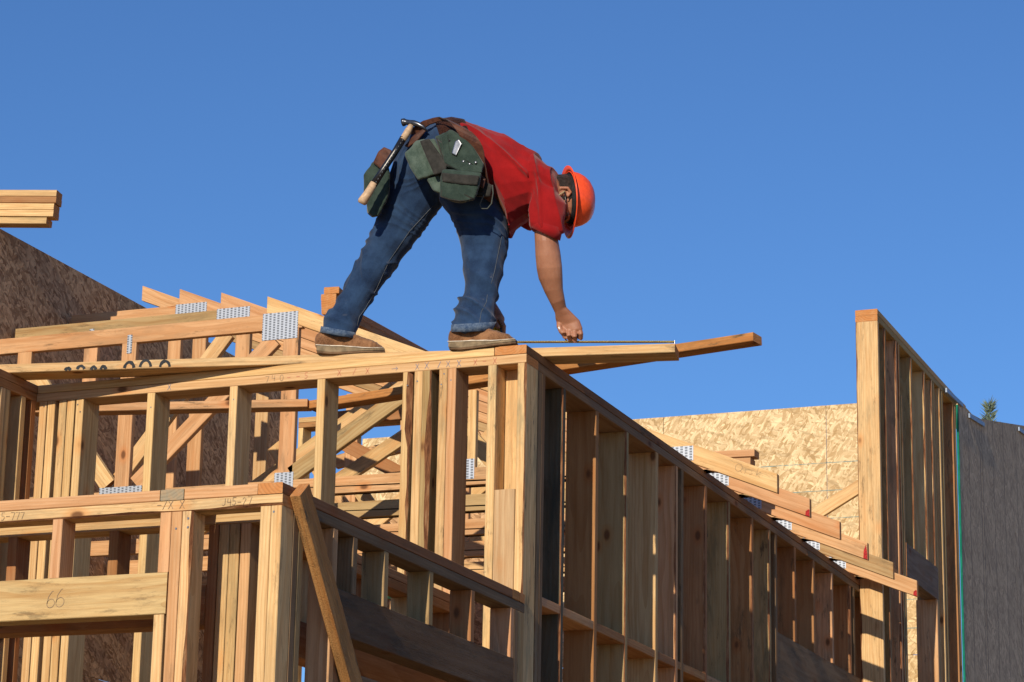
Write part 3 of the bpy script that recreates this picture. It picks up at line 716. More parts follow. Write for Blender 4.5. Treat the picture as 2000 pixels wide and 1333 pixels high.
HATM = flat('orange_hard_hat', (.86, .085, .018), .36, .12, 60., .05, spec=.5)
HATIN = flat('hat_suspension', (.03, .03, .035), .7)
BLACKM = flat('black_plastic', (.012, .012, .014), .3, spec=.5)
HAIRM = cloth('black_hair', (.008, .006, .005), (.025, .018, .014), 90., 400., .6).m
b = NB('skin', .5, .4); O = b.oc()
c = b.ramp(b.noise(O, 9., 5, .6), [(.3, (.27, .11, .06)), (.55, (.36, .165, .095)), (.75, (.43, .21, .13))])
c = b.mix(b.mr(b.noise(O, 260., 2, .6), .55, .75, 0, .35), c, (.22, .09, .05))
b.col(c); b.p.inputs['Subsurface Weight'].default_value = .08; b.p.inputs['Subsurface Radius'].default_value = (.01, .004, .002)
b.bump(b.noise(O, 300., 3, .6), .35, .0012); SKIN = b.m
WOODH = flat('hickory_handle', (.52, .36, .22), .55, .25, 40.); 
YELM = flat('yellow_case', (.65, .45, .02), .4); TAPEM = flat('tape_blade', (.50, .38, .09), .6, .1, 5., 0)

def pv(px, py, Y): return at(px, py, 'Y', Y)
def sec2(a, b_, Y, rd, k=1.0):
    A_, B_ = pv(a[0], a[1], Y), pv(b_[0], b_[1], Y); c = (A_+B_)/2; ax = (B_-A_)/2
    v = (c-CAM).normalized(); n = (v-ax.normalized()*v.dot(ax.normalized())).normalized()
    return (c, ax*k, n*rd*k)
def secc(px, py, Y, hw, k=1.0, rdk=1.0):
    c = pv(px, py, Y); r = hw*(c-CAM).dot(fw)/F*k; return (c, None, r*rdk)
def loft(bm, secs, n=20, cap=True):
    """closed tube through elliptical sections; ends are rounded off"""
    S = []
    for i, (c, a, b_) in enumerate(secs):
        if a is None:
            d = (secs[min(i+1, len(secs)-1)][0]-secs[max(i-1, 0)][0]).normalized(); r = b_
            ref = S[-1][1].normalized() if S else d.orthogonal(); a = (ref-d*ref.dot(d)).normalized()*r; b_ = d.cross(a.normalized())*r
        elif S and S[-1][1].dot(a) < 0: a = -a
        if S and S[-1][2].dot(b_) < 0: b_ = -b_
        S.append((c, a, b_))
    def ext(s, s2):
        d = (s[0]-s2[0]).normalized(); r = min(s[1].length, s[2].length)*.55
        return [(s[0]+d*r*.6, s[1]*.82, s[2]*.82), (s[0]+d*r, s[1]*.45, s[2]*.45)]
    if cap: S = ext(S[0], S[1])[::-1]+S+ext(S[-1], S[-2])
    rings = [[bm.verts.new(c+a*math.cos(2*math.pi*k/n)+b_*math.sin(2*math.pi*k/n)) for k in range(n)] for c, a, b_ in S]
    for r1, r2 in zip(rings, rings[1:]):
        for k in range(n): bm.faces.new((r1[k], r1[(k+1) % n], r2[(k+1) % n], r2[k]))
    bm.faces.new(rings[0][::-1]); bm.faces.new(rings[-1])
def ball(bm, c, ax):
    """ellipsoid with half axes ax (3 vectors)"""
    g_ = bmesh.ops.create_uvsphere(bm, u_segments=16, v_segments=10, radius=1)
    M_ = Matrix(ax).transposed()
    for v in g_['verts']: v.co = c+M_ @ v.co
def fuse(name, bm, mat, parent, vox=.005, smooth=3, disp=None, extra_mats=None):
    bmesh.ops.recalc_face_normals(bm, faces=bm.faces)
    me = bpy.data.meshes.new('t'); bm.to_mesh(me); bm.free()
    o = bpy.data.objects.new('t', me); COL.objects.link(o)
    md = o.modifiers.new('r', 'REMESH'); md.mode = 'VOXEL'; md.voxel_size = vox; md.use_smooth_shade = True
    if smooth: ms = o.modifiers.new('s', 'SMOOTH'); ms.iterations = smooth; ms.factor = .5
    dg = bpy.context.evaluated_depsgraph_get(); e = o.evaluated_get(dg)
    out = bpy.data.meshes.new_from_object(e); bpy.data.objects.remove(o); bpy.data.meshes.remove(me)
    out.name = name
    if disp:
        ns = [V(x.vector) for x in out.vertex_normals]
        for v, nn in zip(out.vertices, ns): v.co += nn*disp(v.co)
    for p in out.polygons: p.use_smooth = True
    return link(name, out, [mat]+(extra_mats or []), parent)
def smooth_obj(name, bm, mat, parent, smooth=True):
    bmesh.ops.recalc_face_normals(bm, faces=bm.faces)
    me = bpy.data.meshes.new(name); bm.to_mesh(me); bm.free()
    for p in me.polygons: p.use_smooth = smooth
    return link(name, me, mat, parent)

PR = root('person', (pv(820, 690, .07).x, .07, .03), 'worker in red t-shirt, jeans and orange hard hat bending over to mark a plank', 'person')
Lleg = [((800, 264), (890, 335), .04, .12), ((777, 305), (885, 372), .06, .115), ((762, 348), (862, 397), .08, .10), ((746, 416), (823, 452), .09, .085), ((716, 481), (775, 514), .10, .075),
        ((688, 533), (738, 566), .105, .068), ((664, 590), (706, 611), .085, .060), ((647, 612), (694, 632), .07, .066), ((632, 640), (690, 650), .06, .068)]
Rleg = [((850, 270), (922, 335), .02, .12), ((858, 335), (958, 350), .02, .12), ((861, 392), (967, 387), .03, .105), ((881, 420), (986, 420), .05, .095), ((895, 450), (992, 450), .08, .088), ((903, 481), (988, 481), .09, .082),
        ((910, 512), (982, 512), .08, .075), ((910, 543), (976, 543), .07, .07), ((906, 572), (970, 572), .065, .066), ((896, 590), (968, 588), .05, .069), ((889, 612), (966, 608), .04, .070), ((885, 638), (965, 634), .032, .069)]
Pel = [((802, 268), (850, 388), .06, .12), ((850, 241), (882, 388), .04, .15), ((884, 242), (908, 388), .04, .148), ((900, 256), (930, 375), .05, .135)]
Tor = [((898, 240), (950, 387), .05, .165), ((912, 242), (959, 391), .058, .168), ((932, 247), (975, 408), .07, .16), ((957, 256), (996, 460), .10, .175), ((990, 272), (1014, 446), .13, .185), ((1029, 296), (1033, 430), .16, .20), ((1060, 320), (1056, 418), .18, .20), ((1084, 345), (1082, 412), .18, .15)]
ArmR = [((1042, 395), (1092, 410), .07, .048), ((1044, 430), (1090, 440), .065, .048), ((1046, 470), (1089, 470), .07, .050), ((1047, 500), (1094, 498), .085, .049), ((1049, 525), (1097, 522), .10, .045), ((1053, 545), (1098, 543), .12, .042), ((1064, 571), (1099, 564), .145, .035), ((1076, 595), (1103, 585), .175, .027), ((1084, 612), (1106, 600), .205, .022), ((1085, 624), (1117, 611), .225, .021), ((1090, 638), (1132, 626), .25, .023), ((1096, 648), (1138, 642), .255, .021)]
# body: one continuous skin surface
bm = bmesh.new()
for L_, k_ in ((Lleg, .74), (Rleg, .72), (Pel, .84), (Tor, .84)): loft(bm, [sec2(*s, k_) for s in L_])
loft(bm, [sec2(*s) for s in ArmR])
fing = [[(1101, 641, .245, 5.4), (1101, 652, .230, 5.2), (1103, 658, .245, 5.0), (1104, 654, .27, 4.8)], [(1111, 641, .248, 5.4), (1111.5, 657, .234, 5.2), (1113, 663, .255, 5.0), (1112, 657, .275, 4.8)],
        [(1121, 641, .252, 5.4), (1122.5, 659, .240, 5.2), (1123, 666, .26, 4.9), (1120, 659, .28, 4.7)], [(1131, 639, .26, 5.2), (1134.5, 653, .253, 5.0), (1134.5, 661, .270, 4.6), (1129, 656, .285, 4.3)],
        [(1092, 626, .24, 5.5), (1092, 638, .226, 5.2), (1096, 648, .23, 4.9), (1101, 654, .243, 4.2)]]
for f_ in fing: loft(bm, [secc(*q_) for q_ in f_], 12)
loft(bm, [secc(*q_) for q_ in ((1052, 385, .34, 20), (1005, 412, .39, 18), (968, 452, .41, 18), (950, 520, .37, 19), (951, 570, .30, 14), (957, 596, .26, 12), (965, 613, .235, 14), (973, 627, .225, 14))])
for f_ in [[(978, 626, .20, 5), (984, 638, .195, 4.8), (983, 650, .205, 4.4), (976, 655, .22, 4)], [(975, 630, .225, 5), (984, 640, .225, 4.8), (984, 652, .23, 4.4), (977, 657, .24, 4)],
           [(972, 630, .245, 5), (982, 641, .25, 4.8), (982, 651, .255, 4.4), (976, 656, .26, 4)], [(968, 630, .26, 4.6), (978, 641, .27, 4.4), (979, 650, .275, 4), (974, 655, .28, 3.6)], [(963, 618, .20, 5.3), (966, 630, .175, 5), (973, 640, .17, 4.6)]]:
    loft(bm, [secc(*q_) for q_ in f_], 12)
# head, built in its own frame: hc crown, hf face, hs his right
hc = V((.80, .57, .10)).normalized(); hf = V((.12, .05, -1)); hf = (hf-hc*hf.dot(hc)).normalized(); hs = hf.cross(hc)
HC = pv(1091, 390, .17)
def hp(c, f, s): return HC+hc*c+hf*f+hs*s
prof = [(-.122, .062, .020, .022), (-.108, .052, .042, .040), (-.085, .026, .068, .056), (-.05, .012, .086, .067), (-.01, .0, .096, .073), (.03, -.003, .100, .076), (.06, -.005, .096, .073), (.09, -.008, .078, .060), (.112, -.01, .044, .034)]
loft(bm, [(hp(c, f, 0), hf*a, hs*s_) for c, f, a, s_ in prof])
loft(bm, [(hp(-.05, -.035, 0), hf*.055, hs*.055), (hp(-.13, -.04, 0), hf*.058, hs*.060), (pv(1052, 372, .17), hf*.07, hs*.075)])
loft(bm, [(hp(.015, .090, 0), None, .009), (hp(-.012, .108, 0), None, .012), (hp(-.032, .116, 0), None, .015)], 12)
ball(bm, hp(-.070, .092, 0), (hc*.010, hf*.010, hs*.026)); ball(bm, hp(-.082, .089, 0), (hc*.009, hf*.011, hs*.022))
ball(bm, hp(.022, .088, .03), (hc*.008, hf*.014, hs*.026)); ball(bm, hp(.022, .088, -.03), (hc*.008, hf*.014, hs*.026))
for sg in (1, -1):
    loft(bm, [(hp(-.035, -.004, sg*.074), None, .007), (hp(-.01, -.022, sg*.084), None, .007), (hp(.018, -.020, sg*.088), None, .007), (hp(.030, -.002, sg*.084), None, .007), (hp(.018, .012, sg*.077), None, .006)], 10)
    ball(bm, hp(-.005, -.004, sg*.076), (hc*.026, hf*.014, hs*.006))
body = fuse('body', bm, SKIN, PR, .0031, 1)
bm = bmesh.new()
loft(bm, [(hp(c, f-.010, 0), hf*(a*.98), hs*(s_+.004)) for c, f, a, s_ in prof[4:]])
loft(bm, [(hp(-.055, -.052, 0), hf*.045, hs*.060), (hp(-.02, -.038, 0), hf*.068, hs*.074), (hp(.04, -.03, 0), hf*.078, hs*.079), (hp(.08, -.02, 0), hf*.07, hs*.06)])
fuse('hair', bm, HAIRM, PR, .005, 1, lambda p: noise.noise(p*90)*.003)
def wrinkle(p, d, fa, fb, amp, sharp=1.6, seed=0):
    """ridged folds that run across direction d"""
    d = V(d).normalized(); t = p.dot(d); q_ = p-d*t; s_ = V((t*fa+seed, 0, 0))+q_*fb
    n_ = noise.noise(s_+noise.noise_vector(s_*.5)*.6)
    return ((1-min(1, abs(n_)*2.2))**sharp)*amp - amp*.35
# jeans
bm = bmesh.new()
loft(bm, [sec2(*s) for s in Lleg]); loft(bm, [sec2(*s) for s in Rleg]); loft(bm, [sec2(*s) for s in Pel])
kneeR, kneeL, ankR, ankL = pv(945, 500, .05), pv(735, 505, .1), pv(925, 600, .05), pv(665, 615, .1)
def jd(p):
    left = p.x < -.42 and p.z < .75
    d = V((.5, 0, .86)) if left else V((0.05, 0, 1))
    k = .26+.75*max(math.exp(-((p-kneeR).length/.13)**2), .6*math.exp(-((p-kneeL).length/.12)**2))+1.2*max(math.exp(-((p-ankR).length/.11)**2), math.exp(-((p-ankL).length/.11)**2))
    return wrinkle(p, d+V((.5*noise.noise(p*5), 0, .2)), 9, 3.6, .017*k, 1.7)+wrinkle(p, (.7, .3, .5), 20, 7, .002*k, 1.3, 5)+.001
fuse('jeans', bm, DENIM, PR, .0045, 3, jd)
def ringband(bm, c, a, b_, d, h, t):
    loft(bm, [(c-d*h/2, a, b_), (c+d*h/2, a, b_)], 24, False)
for (s1, s2) in ((((631, 638), (691, 649), .06, .070), ((629, 650), (691, 661), .058, .070)), (((884, 634), (967, 629), .03, .073), ((883, 649), (958, 647), .028, .072))):
    bm = bmesh.new(); loft(bm, [sec2(*s1, 1.02), sec2(*s2, 1.03)], 28, False)
    o = smooth_obj('cuff', bm, DENIM_HEM, PR)
# stitched seams
def seam(pts, parent, r=.001, mat=None):
    P = [pv(*q_) for q_ in pts]; o = tube('seam', P, [r]*len(P), mat or flat_thread, parent, 5)
flat_thread = flat('seam_thread', (.12, .135, .15), .8)
# shirt
bm = bmesh.new()
loft(bm, [sec2(*s, 1. if i < 2 else .98) for i, s in enumerate(Tor)]+[sec2((1095, 364), (1092, 406), .18, .09)])
loft(bm, [sec2(*s) for s in (((1030, 335), (1095, 382), .10, .11), ((1037, 375), (1105, 398), .07, .075), ((1036, 408), (1104, 420), .06, .064), ((1035, 432), (1097, 453), .06, .060))], 24)
loft(bm, [sec2(*s) for s in (((1030, 340), (1090, 385), .27, .11), ((1015, 375), (1075, 415), .35, .075), ((990, 400), (1040, 445), .385, .066))], 24)
sd_ = V((.55, -.2, -.62))
BEL = pv(1000, 400, .0)
def shd(p):
    x = V((.6, 0, .8)) if p.x < .0 else V((.9, .2, .3))
    k = .55+.9*math.exp(-((p-BEL).length/.2)**2)
    k *= 1-.6*math.exp(-((p-pv(1070, 405, .0)).length/.12)**2)
    return wrinkle(p, x, 11, 2.2, .022*k, 2.3, 3)+wrinkle(p, (.8, 0, .5), 26, 6, .0025, 1.2, 9)
fuse('shirt', bm, SHIRT, PR, .0048, 3, shd)
bm = bmesh.new(); loft(bm, [sec2((1035, 428), (1098, 446), .06, .062), sec2((1036, 444), (1092, 470), .06, .060)], 28, False); smooth_obj('sleeve_hem', bm, SHIRT, PR)

# boots
def boot(H, d, roll_, label=None):
    d = V(d).normalized(); s_ = V((0, 0, 1)).cross(d).normalized(); u_ = d.cross(s_)
    mwB = lambda l, s, z: H+d*l+s_*s+u_*z
    prof_ = [(0, .028, .002), (.015, .036, -.002), (.06, .036, -.004), (.11, .036, -.002), (.16, .042, 0), (.20, .048, 0), (.24, .045, .002), (.27, .034, .006), (.288, .016, .012)]
    bt = root('boot', H, label); 
    bt.parent = PR; bt.location = H-V(PR.location); bt['_mw'] = [x for r in Matrix.Translation(H) for x in r]
    def layer(name, z0, z1, k, mat, th=None):
        bm = bmesh.new(); lo, hi = [], []
        out = [(l, w_*k, zo) for l, w_, zo in prof_]
        loop = [(l-(k-1)*.14, w_, zo) for l, w_, zo in out]+[(l-(k-1)*.14, -w_, zo) for l, w_, zo in reversed(out)]
        for l, w_, zo in loop:
            zt_ = z1(l) if callable(z1) else z1; zb_ = z0(l) if callable(z0) else z0
            lo.append(bm.verts.new(mwB(l, w_, zb_+zo))); hi.append(bm.verts.new(mwB(l, w_, zt_+zo)))
        n = len(loop); bm.faces.new(lo[::-1]); bm.faces.new(hi)
        for i in range(n): bm.faces.new((lo[i], lo[(i+1) % n], hi[(i+1) % n], hi[i]))
        bmesh.ops.bevel(bm, geom=[e for e in bm.edges], offset=.0025, segments=2, affect='EDGES')
        return smooth_obj(name, bm, mat, bt, False)
    heel = lambda l: .030 if l < .1 else .030-.014*min(1, (l-.1)/.08)
    layer('outsole', 0, lambda l: .008, 1.0, SOLED)
    layer('sole', lambda l: .0082, lambda l: heel(l)+.004, 1.02, SOLEM)
    layer('welt', lambda l: heel(l)+.0042, lambda l: heel(l)+.0068, 1.05, WELT)
    bm = bmesh.new()
    sec = []
    for l, w_, zo in ((.006, .030, 0), (.03, .036, 0), (.07, .037, 0), (.11, .037, 0), (.15, .041, 0), (.19, .046, 0), (.23, .044, 0), (.258, .035, 0), (.275, .022, 0)):
        hh = {.006: .040, .03: .046, .07: .048, .11: .048, .15: .043, .19: .036, .23: .029, .258: .022, .275: .013}[l]
        sec.append((mwB(l, 0, heel(l)+hh*.72), s_*w_, u_*hh))
    loft(bm, sec, 20)
    loft(bm, [(mwB(.062, 0, .05), d*.048, s_*.036), (mwB(.060, 0, .085), d*.042, s_*.034), (mwB(.058, 0, .11), d*.036, s_*.030)])
    # keep it above the sole
    o = fuse('upper', bm, BOOTM, bt, .0045, 2, lambda p: wrinkle(p, d, 40, 9, .0035, 1.3))
    for i in range(4):
        l = .105+.02*i; z = heel(l)+{0: .104, 1: .095, 2: .086, 3: .076}[i]-.012
        tube('lace', [mwB(l-.008, -.022, z-.010), mwB(l, 0, z+.001), mwB(l+.006, .022, z-.010)], [.0028]*3, SOLEM, bt, 6)
    return bt
boot(V((pv(624, 690, .05).x, .030, .040)), (.93, .36, 0), 0, 'rear boot with its heel over the plank edge')
boot(V((pv(881, 683, .02).x, .018, .0015)), (1, .07, 0), 0, 'front boot flat on the top plate')

# hard hat
HB_ = hp(.048, 0, 0)
hh = root('hard_hat', HB_); hh.parent = PR; hh.location = HB_-V(PR.location); hh['_mw'] = [x for r in Matrix.Translation(HB_) for x in r]
def hpt(c, f, s): return HB_+hc*c+hf*f+hs*s
bm = bmesh.new(); n = 40; rings = []
for (h_, kf, ks) in ((0, .120, .105), (.02, .119, .104), (.042, .113, .099), (.064, .101, .089), (.083, .083, .073), (.097, .058, .052), (.105, .030, .028)):
    r_ = []
    for k in range(n):
        t = 2*math.pi*k/n; rg = .004*math.exp(-(math.sin(t)/.16)**2)*(h_ > .01)
        r_.append(bm.verts.new(hpt(h_+rg, math.cos(t)*(kf+rg*.5), math.sin(t)*ks)))
    rings.append(r_)
for r1, r2 in zip(rings, rings[1:]):
    for k in range(n): bm.faces.new((r1[k], r1[(k+1) % n], r2[(k+1) % n], r2[k]))
tp0 = bm.verts.new(hpt(.110, 0, 0))
for k in range(n): bm.faces.new((rings[-1][k], rings[-1][(k+1) % n], tp0))
bmesh.ops.recalc_face_normals(bm, faces=bm.faces)
bmesh.ops.solidify(bm, geom=bm.faces[:], thickness=.003)
smooth_obj('shell', bm, HATM, hh)
bm = bmesh.new(); r1, r2, r3, r4 = [], [], [], []
for k in range(n):
    t = 2*math.pi*k/n; ct, st_ = math.cos(t), math.sin(t); vis = .026*max(0, ct)**2.2
    r1.append(bm.verts.new(hpt(.008, ct*.117, st_*.102))); r2.append(bm.verts.new(hpt(-.003-vis*.25, ct*(.144+vis), st_*(.134))))
    r3.append(bm.verts.new(hpt(-.007-vis*.25, ct*(.1445+vis), st_*(.1345)))); r4.append(bm.verts.new(hpt(.003, ct*.116, st_*.101)))
for a_, b2 in ((r1, r2), (r2, r3), (r3, r4), (r4, r1)):
    for k in range(n): bm.faces.new((a_[k], a_[(k+1) % n], b2[(k+1) % n], b2[k]))
smooth_obj('brim', bm, HATM, hh)
bm = bmesh.new(); loft(bm, [(hpt(-.012, -.004, 0), hf*.107, hs*.086), (hpt(.018, -.004, 0), hf*.110, hs*.089)], 32, False); bmesh.ops.solidify(bm, geom=bm.faces[:], thickness=.002)
smooth_obj('head_band', bm, HATIN, hh)
# dark glasses with a cord
gl = root('sunglasses', hp(-.0, .09, 0)); gl.parent = PR; gl.location = hp(0, .09, 0)-V(PR.location); gl['_mw'] = [x for r in Matrix.Translation(hp(0, .09, 0)) for x in r]
for sg in (1, -1):
    bm = bmesh.new(); ball(bm, hp(.002, .094, sg*.034), (hc*.020, hf*.010, hs*.031)); smooth_obj('lens', bm, BLACKM, gl)
    tube('temple', [hp(.006, .090, sg*.064), hp(.006, .04, sg*.080), hp(.004, -.006, sg*.086)], [.003]*3, BLACKM, gl, 8)
tube('cord', [hp(.004, -.006, .088), hp(-.04, .02, .085), hp(-.07, .005, .075), hp(-.09, -.05, .05)], [.0016]*4, flat('cord', (.35, .42, .22), .7), gl, 6)
bm = bmesh.new(); loft(bm, [(hp(-.128, .062, 0), hf*.016, hs*.020), (hp(-.108, .056, 0), hf*.042, hs*.043), (hp(-.085, .036, 0), hf*.064, hs*.060), (hp(-.06, .035, 0), hf*.064, hs*.067)])
fuse('beard', bm, HAIRM, PR, .005, 1, lambda p: noise.noise(p*110)*.003)

# hammer, pencil, tape
def tubeo(name, pts, rads, mat, parent, n=12): return tube(name, [pv(*p) for p in pts], rads, mat, parent, n)
DSTEEL = flat('dark_forged_steel', (.10, .105, .12), .3, .3, 60, .1, .8)
hm = root('hammer', pv(760, 325, -.14), 'framing hammer with black grip hanging head up from the back of the tool belt', 'hammer')
tubeo('handle', [(803, 246, -.10), (797, 257, -.11), (786, 274, -.13)], [.012, .016, .014], WOODH, hm)
tubeo('grip', [(788, 270, -.125), (770, 300, -.14), (750, 330, -.15), (729, 362, -.16)], [.0155, .0145, .0145, .0165], BLACKM, hm)
tubeo('handle_end', [(731, 358, -.16), (718, 379, -.165), (708, 394, -.17), (706, 398, -.17)], [.0165, .018, .021, .017], WOODH, hm)
for i in range(14):
    t = i/13; tubeo('grip_stitch', [(787-52*t, 273-.5+82*t, -.1415-.03*t), (786.2-52*t, 275.5+82*t, -.1425-.03*t)], [.0016, .0016], flat_thread, hm, 5)
tubeo('hammer_head', [(786, 240, -.09), (790, 239, -.09), (793, 239, -.09), (800, 240, -.095), (808, 241, -.10), (816, 243, -.10), (826, 248, -.10), (836, 258, -.09)], [.017, .017, .012, .012, .013, .011, .008, .002], DSTEEL, hm, 14)
tape = root('tape_measure', pv(972, 648, .19), 'yellow tape measure held at the front boot with its blade pulled out along the plank', 'tape measure')
bm = bmesh.new(); ball(bm, pv(969, 646, .205), (V((.030, 0, 0)), V((0, .019, 0)), V((0, 0, .030)))); smooth_obj('case', bm, YELM, tape)
tubeo('case_band', [(957+0, 640, .185), (966, 634, .183), (977, 640, .183), (980, 652, .184), (976, 662, .186)], [.004]*5, BLACKM, tape, 8)
bl0, bl1 = pv(985, 668.5, .21), pv(1318, 668, .37)
bm = bmesh.new(); d_ = (bl1-bl0).normalized(); s_ = V((0, 0, 1)).cross(d_).normalized(); ro = []
for i in range(9):
    p = bl0.lerp(bl1, i/8)+V((0, 0, -.004*math.sin(math.pi*i/8)*0)); ro.append([bm.verts.new(p+s_*q_*.0125+V((0, 0, .006*abs(q_)**2-.005))) for q_ in (-1, -.5, 0, .5, 1)])
for a_, b2 in zip(ro, ro[1:]):
    for k in range(4): bm.faces.new((a_[k], b2[k], b2[k+1], a_[k+1]))
bmesh.ops.solidify(bm, geom=bm.faces[:], thickness=.003)
smooth_obj('blade', bm, TAPEM, tape)
lumber('hook', bl1+V((0, 0, .004)), bl1+V((0, 0, -.014)), s_, .018, .0024, tape, mat=STEEL, cham=.0004)
pc = tube('pencil', [pv(1091, 639, .215), pv(1097, 651, .235), pv(1107, 667, .275), pv(1109, 670.5, .285)], [.0036, .0036, .0036, .0005], flat('pencil_white', (.8, .78, .74), .5), None, 8); tag(pc, 'white pencil pinched in the worker\'s lowered right hand', 'pencil')

# tool belt
tbt = root('tool_belt', pv(880, 320, -.1), 'brown leather tool belt with worn green canvas pouches round the worker\'s hips', 'tool belt')
loopp = [(800, 274, .0, .016), (815, 259, -.05, .020), (835, 246, -.08, .018), (860, 240, -.10, .018), (882, 247, -.13, .036), (903, 260, -.15, .062), (924, 284, -.15, .062), (936, 314, -.13, .046), (946, 338, -.11, .034), (955, 365, -.07, .028), (958, 385, .0, .026), (950, 375, .12, .024), (930, 320, .205, .024), (900, 275, .21, .022), (860, 256, .19, .02), (820, 258, .14, .02), (803, 268, .07, .018)]
axd = (pv(1000, 360, 0)-pv(860, 290, 0)).normalized(); cc = sum((pv(*p[:3]) for p in loopp), V((0, 0, 0)))/len(loopp)
bm = bmesh.new(); rr1 = []
N_ = len(loopp)
def cr(i, t):
    P = [V((*loopp[(i+k-1) % N_],)) for k in range(4)]
    return .5*((2*P[1])+(P[2]-P[0])*t+(2*P[0]-5*P[1]+4*P[2]-P[3])*t*t+(3*P[1]-P[0]-3*P[2]+P[3])*t**3)
for i in range(N_):
    for t in (0, .33, .66):
        q_ = cr(i, t); p = pv(q_[0], q_[1], q_[2]); o_ = (p-cc); o_ = (o_-axd*o_.dot(axd)).normalized(); p = p+o_*(.010+.38*q_[3]+.004*noise.noise(p*30))
        rr1.append([bm.verts.new(p+axd*q_[3]*s_ + o_*h_) for s_, h_ in ((-1, 0), (-1, .006), (1, .006), (1, 0))])
M2 = len(rr1)
for i in range(M2):
    for k in range(4): bm.faces.new((rr1[i][k], rr1[(i+1) % M2][k], rr1[(i+1) % M2][(k+1) % 4], rr1[i][(k+1) % 4]))
smooth_obj('belt', bm, LEATH, tbt, False)
bm = bmesh.new(); loft(bm, [sec2((850, 239), (902, 392), .035, .158), sec2((864, 236.5), (914, 394), .04, .166), sec2((884, 236), (936, 393), .046, .174), sec2((904, 239.5), (955, 391), .055, .176), sec2((910, 241), (960, 391), .057, .173)], 40, False)
bmesh.ops.solidify(bm, geom=bm.faces[:], thickness=.004)
for v in bm.verts: v.co += V((noise.noise(v.co*14), noise.noise(v.co*14+V((5, 0, 0))), noise.noise(v.co*14+V((0, 9, 0)))))*.005
smooth_obj('back_pad', bm, LEATH, tbt)
for a_, b2 in (((918, 262), (930, 290)), ((932, 292), (940, 318))):
    tubeo('tool_loop', [(a_[0], a_[1], -.135), ((a_[0]+b2[0])/2+3, (a_[1]+b2[1])/2, -.15), (b2[0], b2[1], -.14)], [.006]*3, LEATH, tbt, 8)
def pillow(name, poly, Y, d, mat, parent, puff=.012, vox=.004, wr=.004):
    """soft pouch: outline in the picture plane at depth Y, thickness d, swollen and creased"""
    bm = bmesh.new(); a_ = [bm.verts.new(pv(x, y, Y-d/2)) for x, y in poly]; b2 = [bm.verts.new(pv(x, y, Y+d/2)) for x, y in poly]; n = len(poly)
    bm.faces.new(a_); bm.faces.new(b2[::-1])
    for i in range(n): bm.faces.new((a_[i], b2[i], b2[(i+1) % n], a_[(i+1) % n]))
    c = sum((v.co for v in bm.verts), V((0, 0, 0)))/(2*n); rmax = max((v.co-c).length for v in bm.verts)
    return fuse(name, bm, mat, parent, vox, 5, lambda p: puff*max(0, 1-((p-c).length/rmax)**2)*.6+wrinkle(p, (.5, .1, .8), 22, 8, wr, 1.3))
def piping(poly, Y, par):
    P = [pv(x, y, Y) for x, y in poly]; tube('piping', P+[P[0]], [.0032]*(len(P)+1), STRAPM, par, 6)
p1 = pillow('pouch', [(793, 300), (815, 277), (848, 272), (868, 318), (874, 332), (845, 342), (818, 350), (803, 328)], -.125, .07, CANVASL, tbt)
pillow('strap', [(820, 276), (838, 271), (873, 322), (870, 336), (848, 342)], -.178, .026, STRAPM, p1, .002, .003, .001)
p2 = pillow('pouch', [(852, 268), (881, 256), (912, 276), (944, 322), (940, 336), (905, 334), (869, 322)], -.155, .055, CANVAS, tbt)
pillow('flap', [(862, 268), (874, 262), (878, 296), (890, 314), (942, 328), (941, 338), (900, 336), (868, 318)], -.185, .018, CANVAS, p2, .002, .003, .001)
p3 = pillow('pouch', [(866, 334), (905, 338), (938, 340), (933, 365), (925, 390), (897, 394), (861, 384), (862, 358)], -.155, .085, CANVAS, tbt, .014)
pillow('strap', [(862, 338), (900, 342), (936, 344), (932, 362), (900, 360), (864, 355)], -.205, .014, STRAPM, p3, .002, .003, .001)
pillow('side_pouch', [(833, 350), (860, 342), (866, 380), (848, 372)], -.12, .05, CANVASL, tbt, .004)
o = pillow('knife_clip', [(889, 276), (896, 272), (902, 281), (891, 305), (882, 300)], -.195, .008, STEEL, tbt, .0, .002, 0)
piping([(853, 271), (862, 300), (872, 322), (905, 336), (942, 337)], -.188, p2)
piping([(866, 362), (861, 384), (880, 390), (898, 393), (925, 389)], -.200, p3)
for q_ in ((905, 316), (917, 321), (929, 318)): 
    bm = bmesh.new(); ball(bm, pv(q_[0], q_[1], -.19), (V((.006, 0, 0)), V((0, .004, 0)), V((0, 0, .006)))); smooth_obj('rivet', bm, STEEL, tbt)
tubeo('nail_set', [(866, 262, -.17), (872, 280, -.185)], [.005, .005], STEEL, tbt, 8); tubeo('marker', [(874, 258, -.17), (879, 278, -.185)], [.006, .006], BLACKM, tbt, 8)
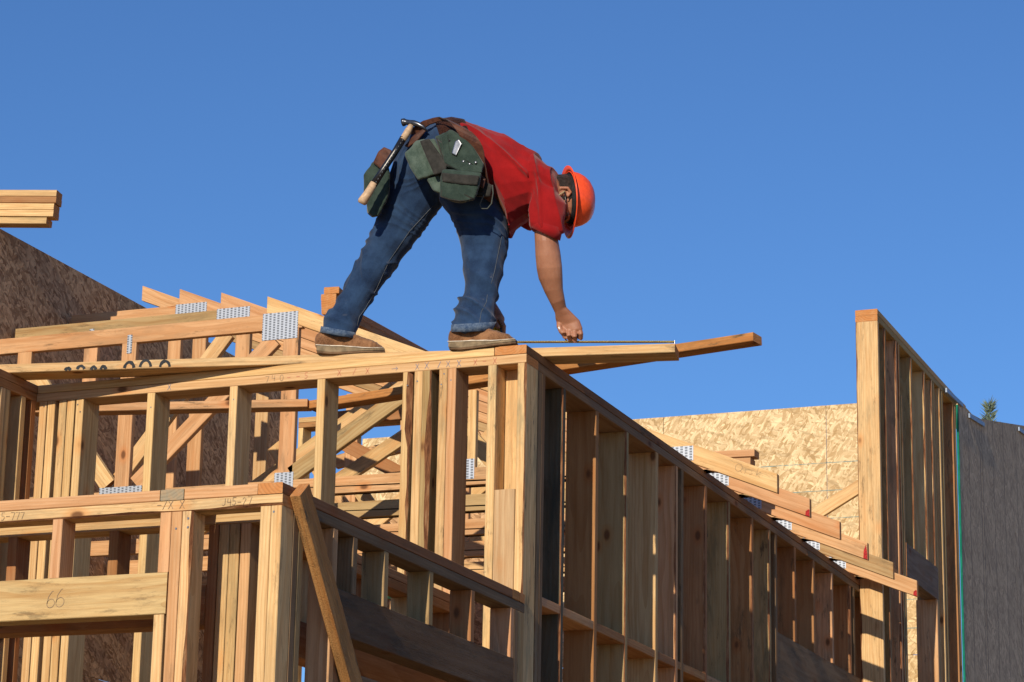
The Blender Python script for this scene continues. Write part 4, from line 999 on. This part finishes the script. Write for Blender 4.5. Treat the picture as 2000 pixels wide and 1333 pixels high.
p4 = pillow('pouch', [(712, 342), (729, 319), (756, 310), (760, 350), (756, 385), (738, 422), (728, 423), (720, 416), (714, 380)], -.03, .09, CANVAS, tbt, .01)
pillow('leather_flap', [(729, 318), (740, 296), (750, 288), (765, 294), (758, 328), (745, 331)], -.085, .02, LEATH, tbt, .003, .003, .001)
pillow('hammer_holder', [(790, 286), (806, 268), (826, 252), (832, 256), (815, 276), (797, 288)], -.085, .025, LEATH, tbt, .003, .003, .001)
pillow('leather_patch', [(934, 338), (948, 350), (944, 368), (934, 362)], -.14, .03, LEATH, tbt, .003, .003, .001)
pillow('holster', [(932, 366), (950, 356), (962, 364), (956, 384), (930, 384)], -.10, .04, STRAPM, tbt, .004, .003, .002)
tubeo('cord_loop', [(962, 362, -.12), (963, 378, -.12), (960, 398, -.12), (952, 408, -.12), (941, 408, -.12), (937, 400, -.12), (943, 386, -.12), (950, 374, -.12)], [.0026]*8, flat('cord_grey', (.07, .08, .07), .8), tbt, 6)
tubeo('buckle', [(908, 262, -.155), (914, 268, -.158), (910, 275, -.158), (905, 268, -.157)], [.004]*4, STEEL, tbt, 8)
# seams on the jeans legs, laid on the cloth by casting onto its own mesh
from mathutils.bvhtree import BVHTree
jo = next(o for o in PR.children if o.name.startswith('jeans'))
bvh = BVHTree.FromPolygons([jo.matrix_basis @ v.co + V(PR.location) for v in jo.data.vertices], [list(p.vertices) for p in jo.data.polygons])
def seam_on(pxs):
    P = []
    for i in range(len(pxs)-1):
        for t in range(6):
            x = pxs[i][0]+(pxs[i+1][0]-pxs[i][0])*t/6; y = pxs[i][1]+(pxs[i+1][1]-pxs[i][1])*t/6
            h = bvh.ray_cast(CAM, ray(x, y).normalized())
            if h[0] is not None: P.append(h[0]+h[1]*.0006)
    if len(P) > 2: tube('seam', P, [.0010]*len(P), flat_thread, jo_parent, 5)
jo_parent = PR
seam_on([(846, 402), (800, 452), (760, 510), (735, 565), (712, 605), (702, 618), (696, 640)])
seam_on([(980, 462), (972, 500), (966, 530), (958, 560)]); seam_on([(952, 576), (950, 590), (940, 610), (935, 640)])
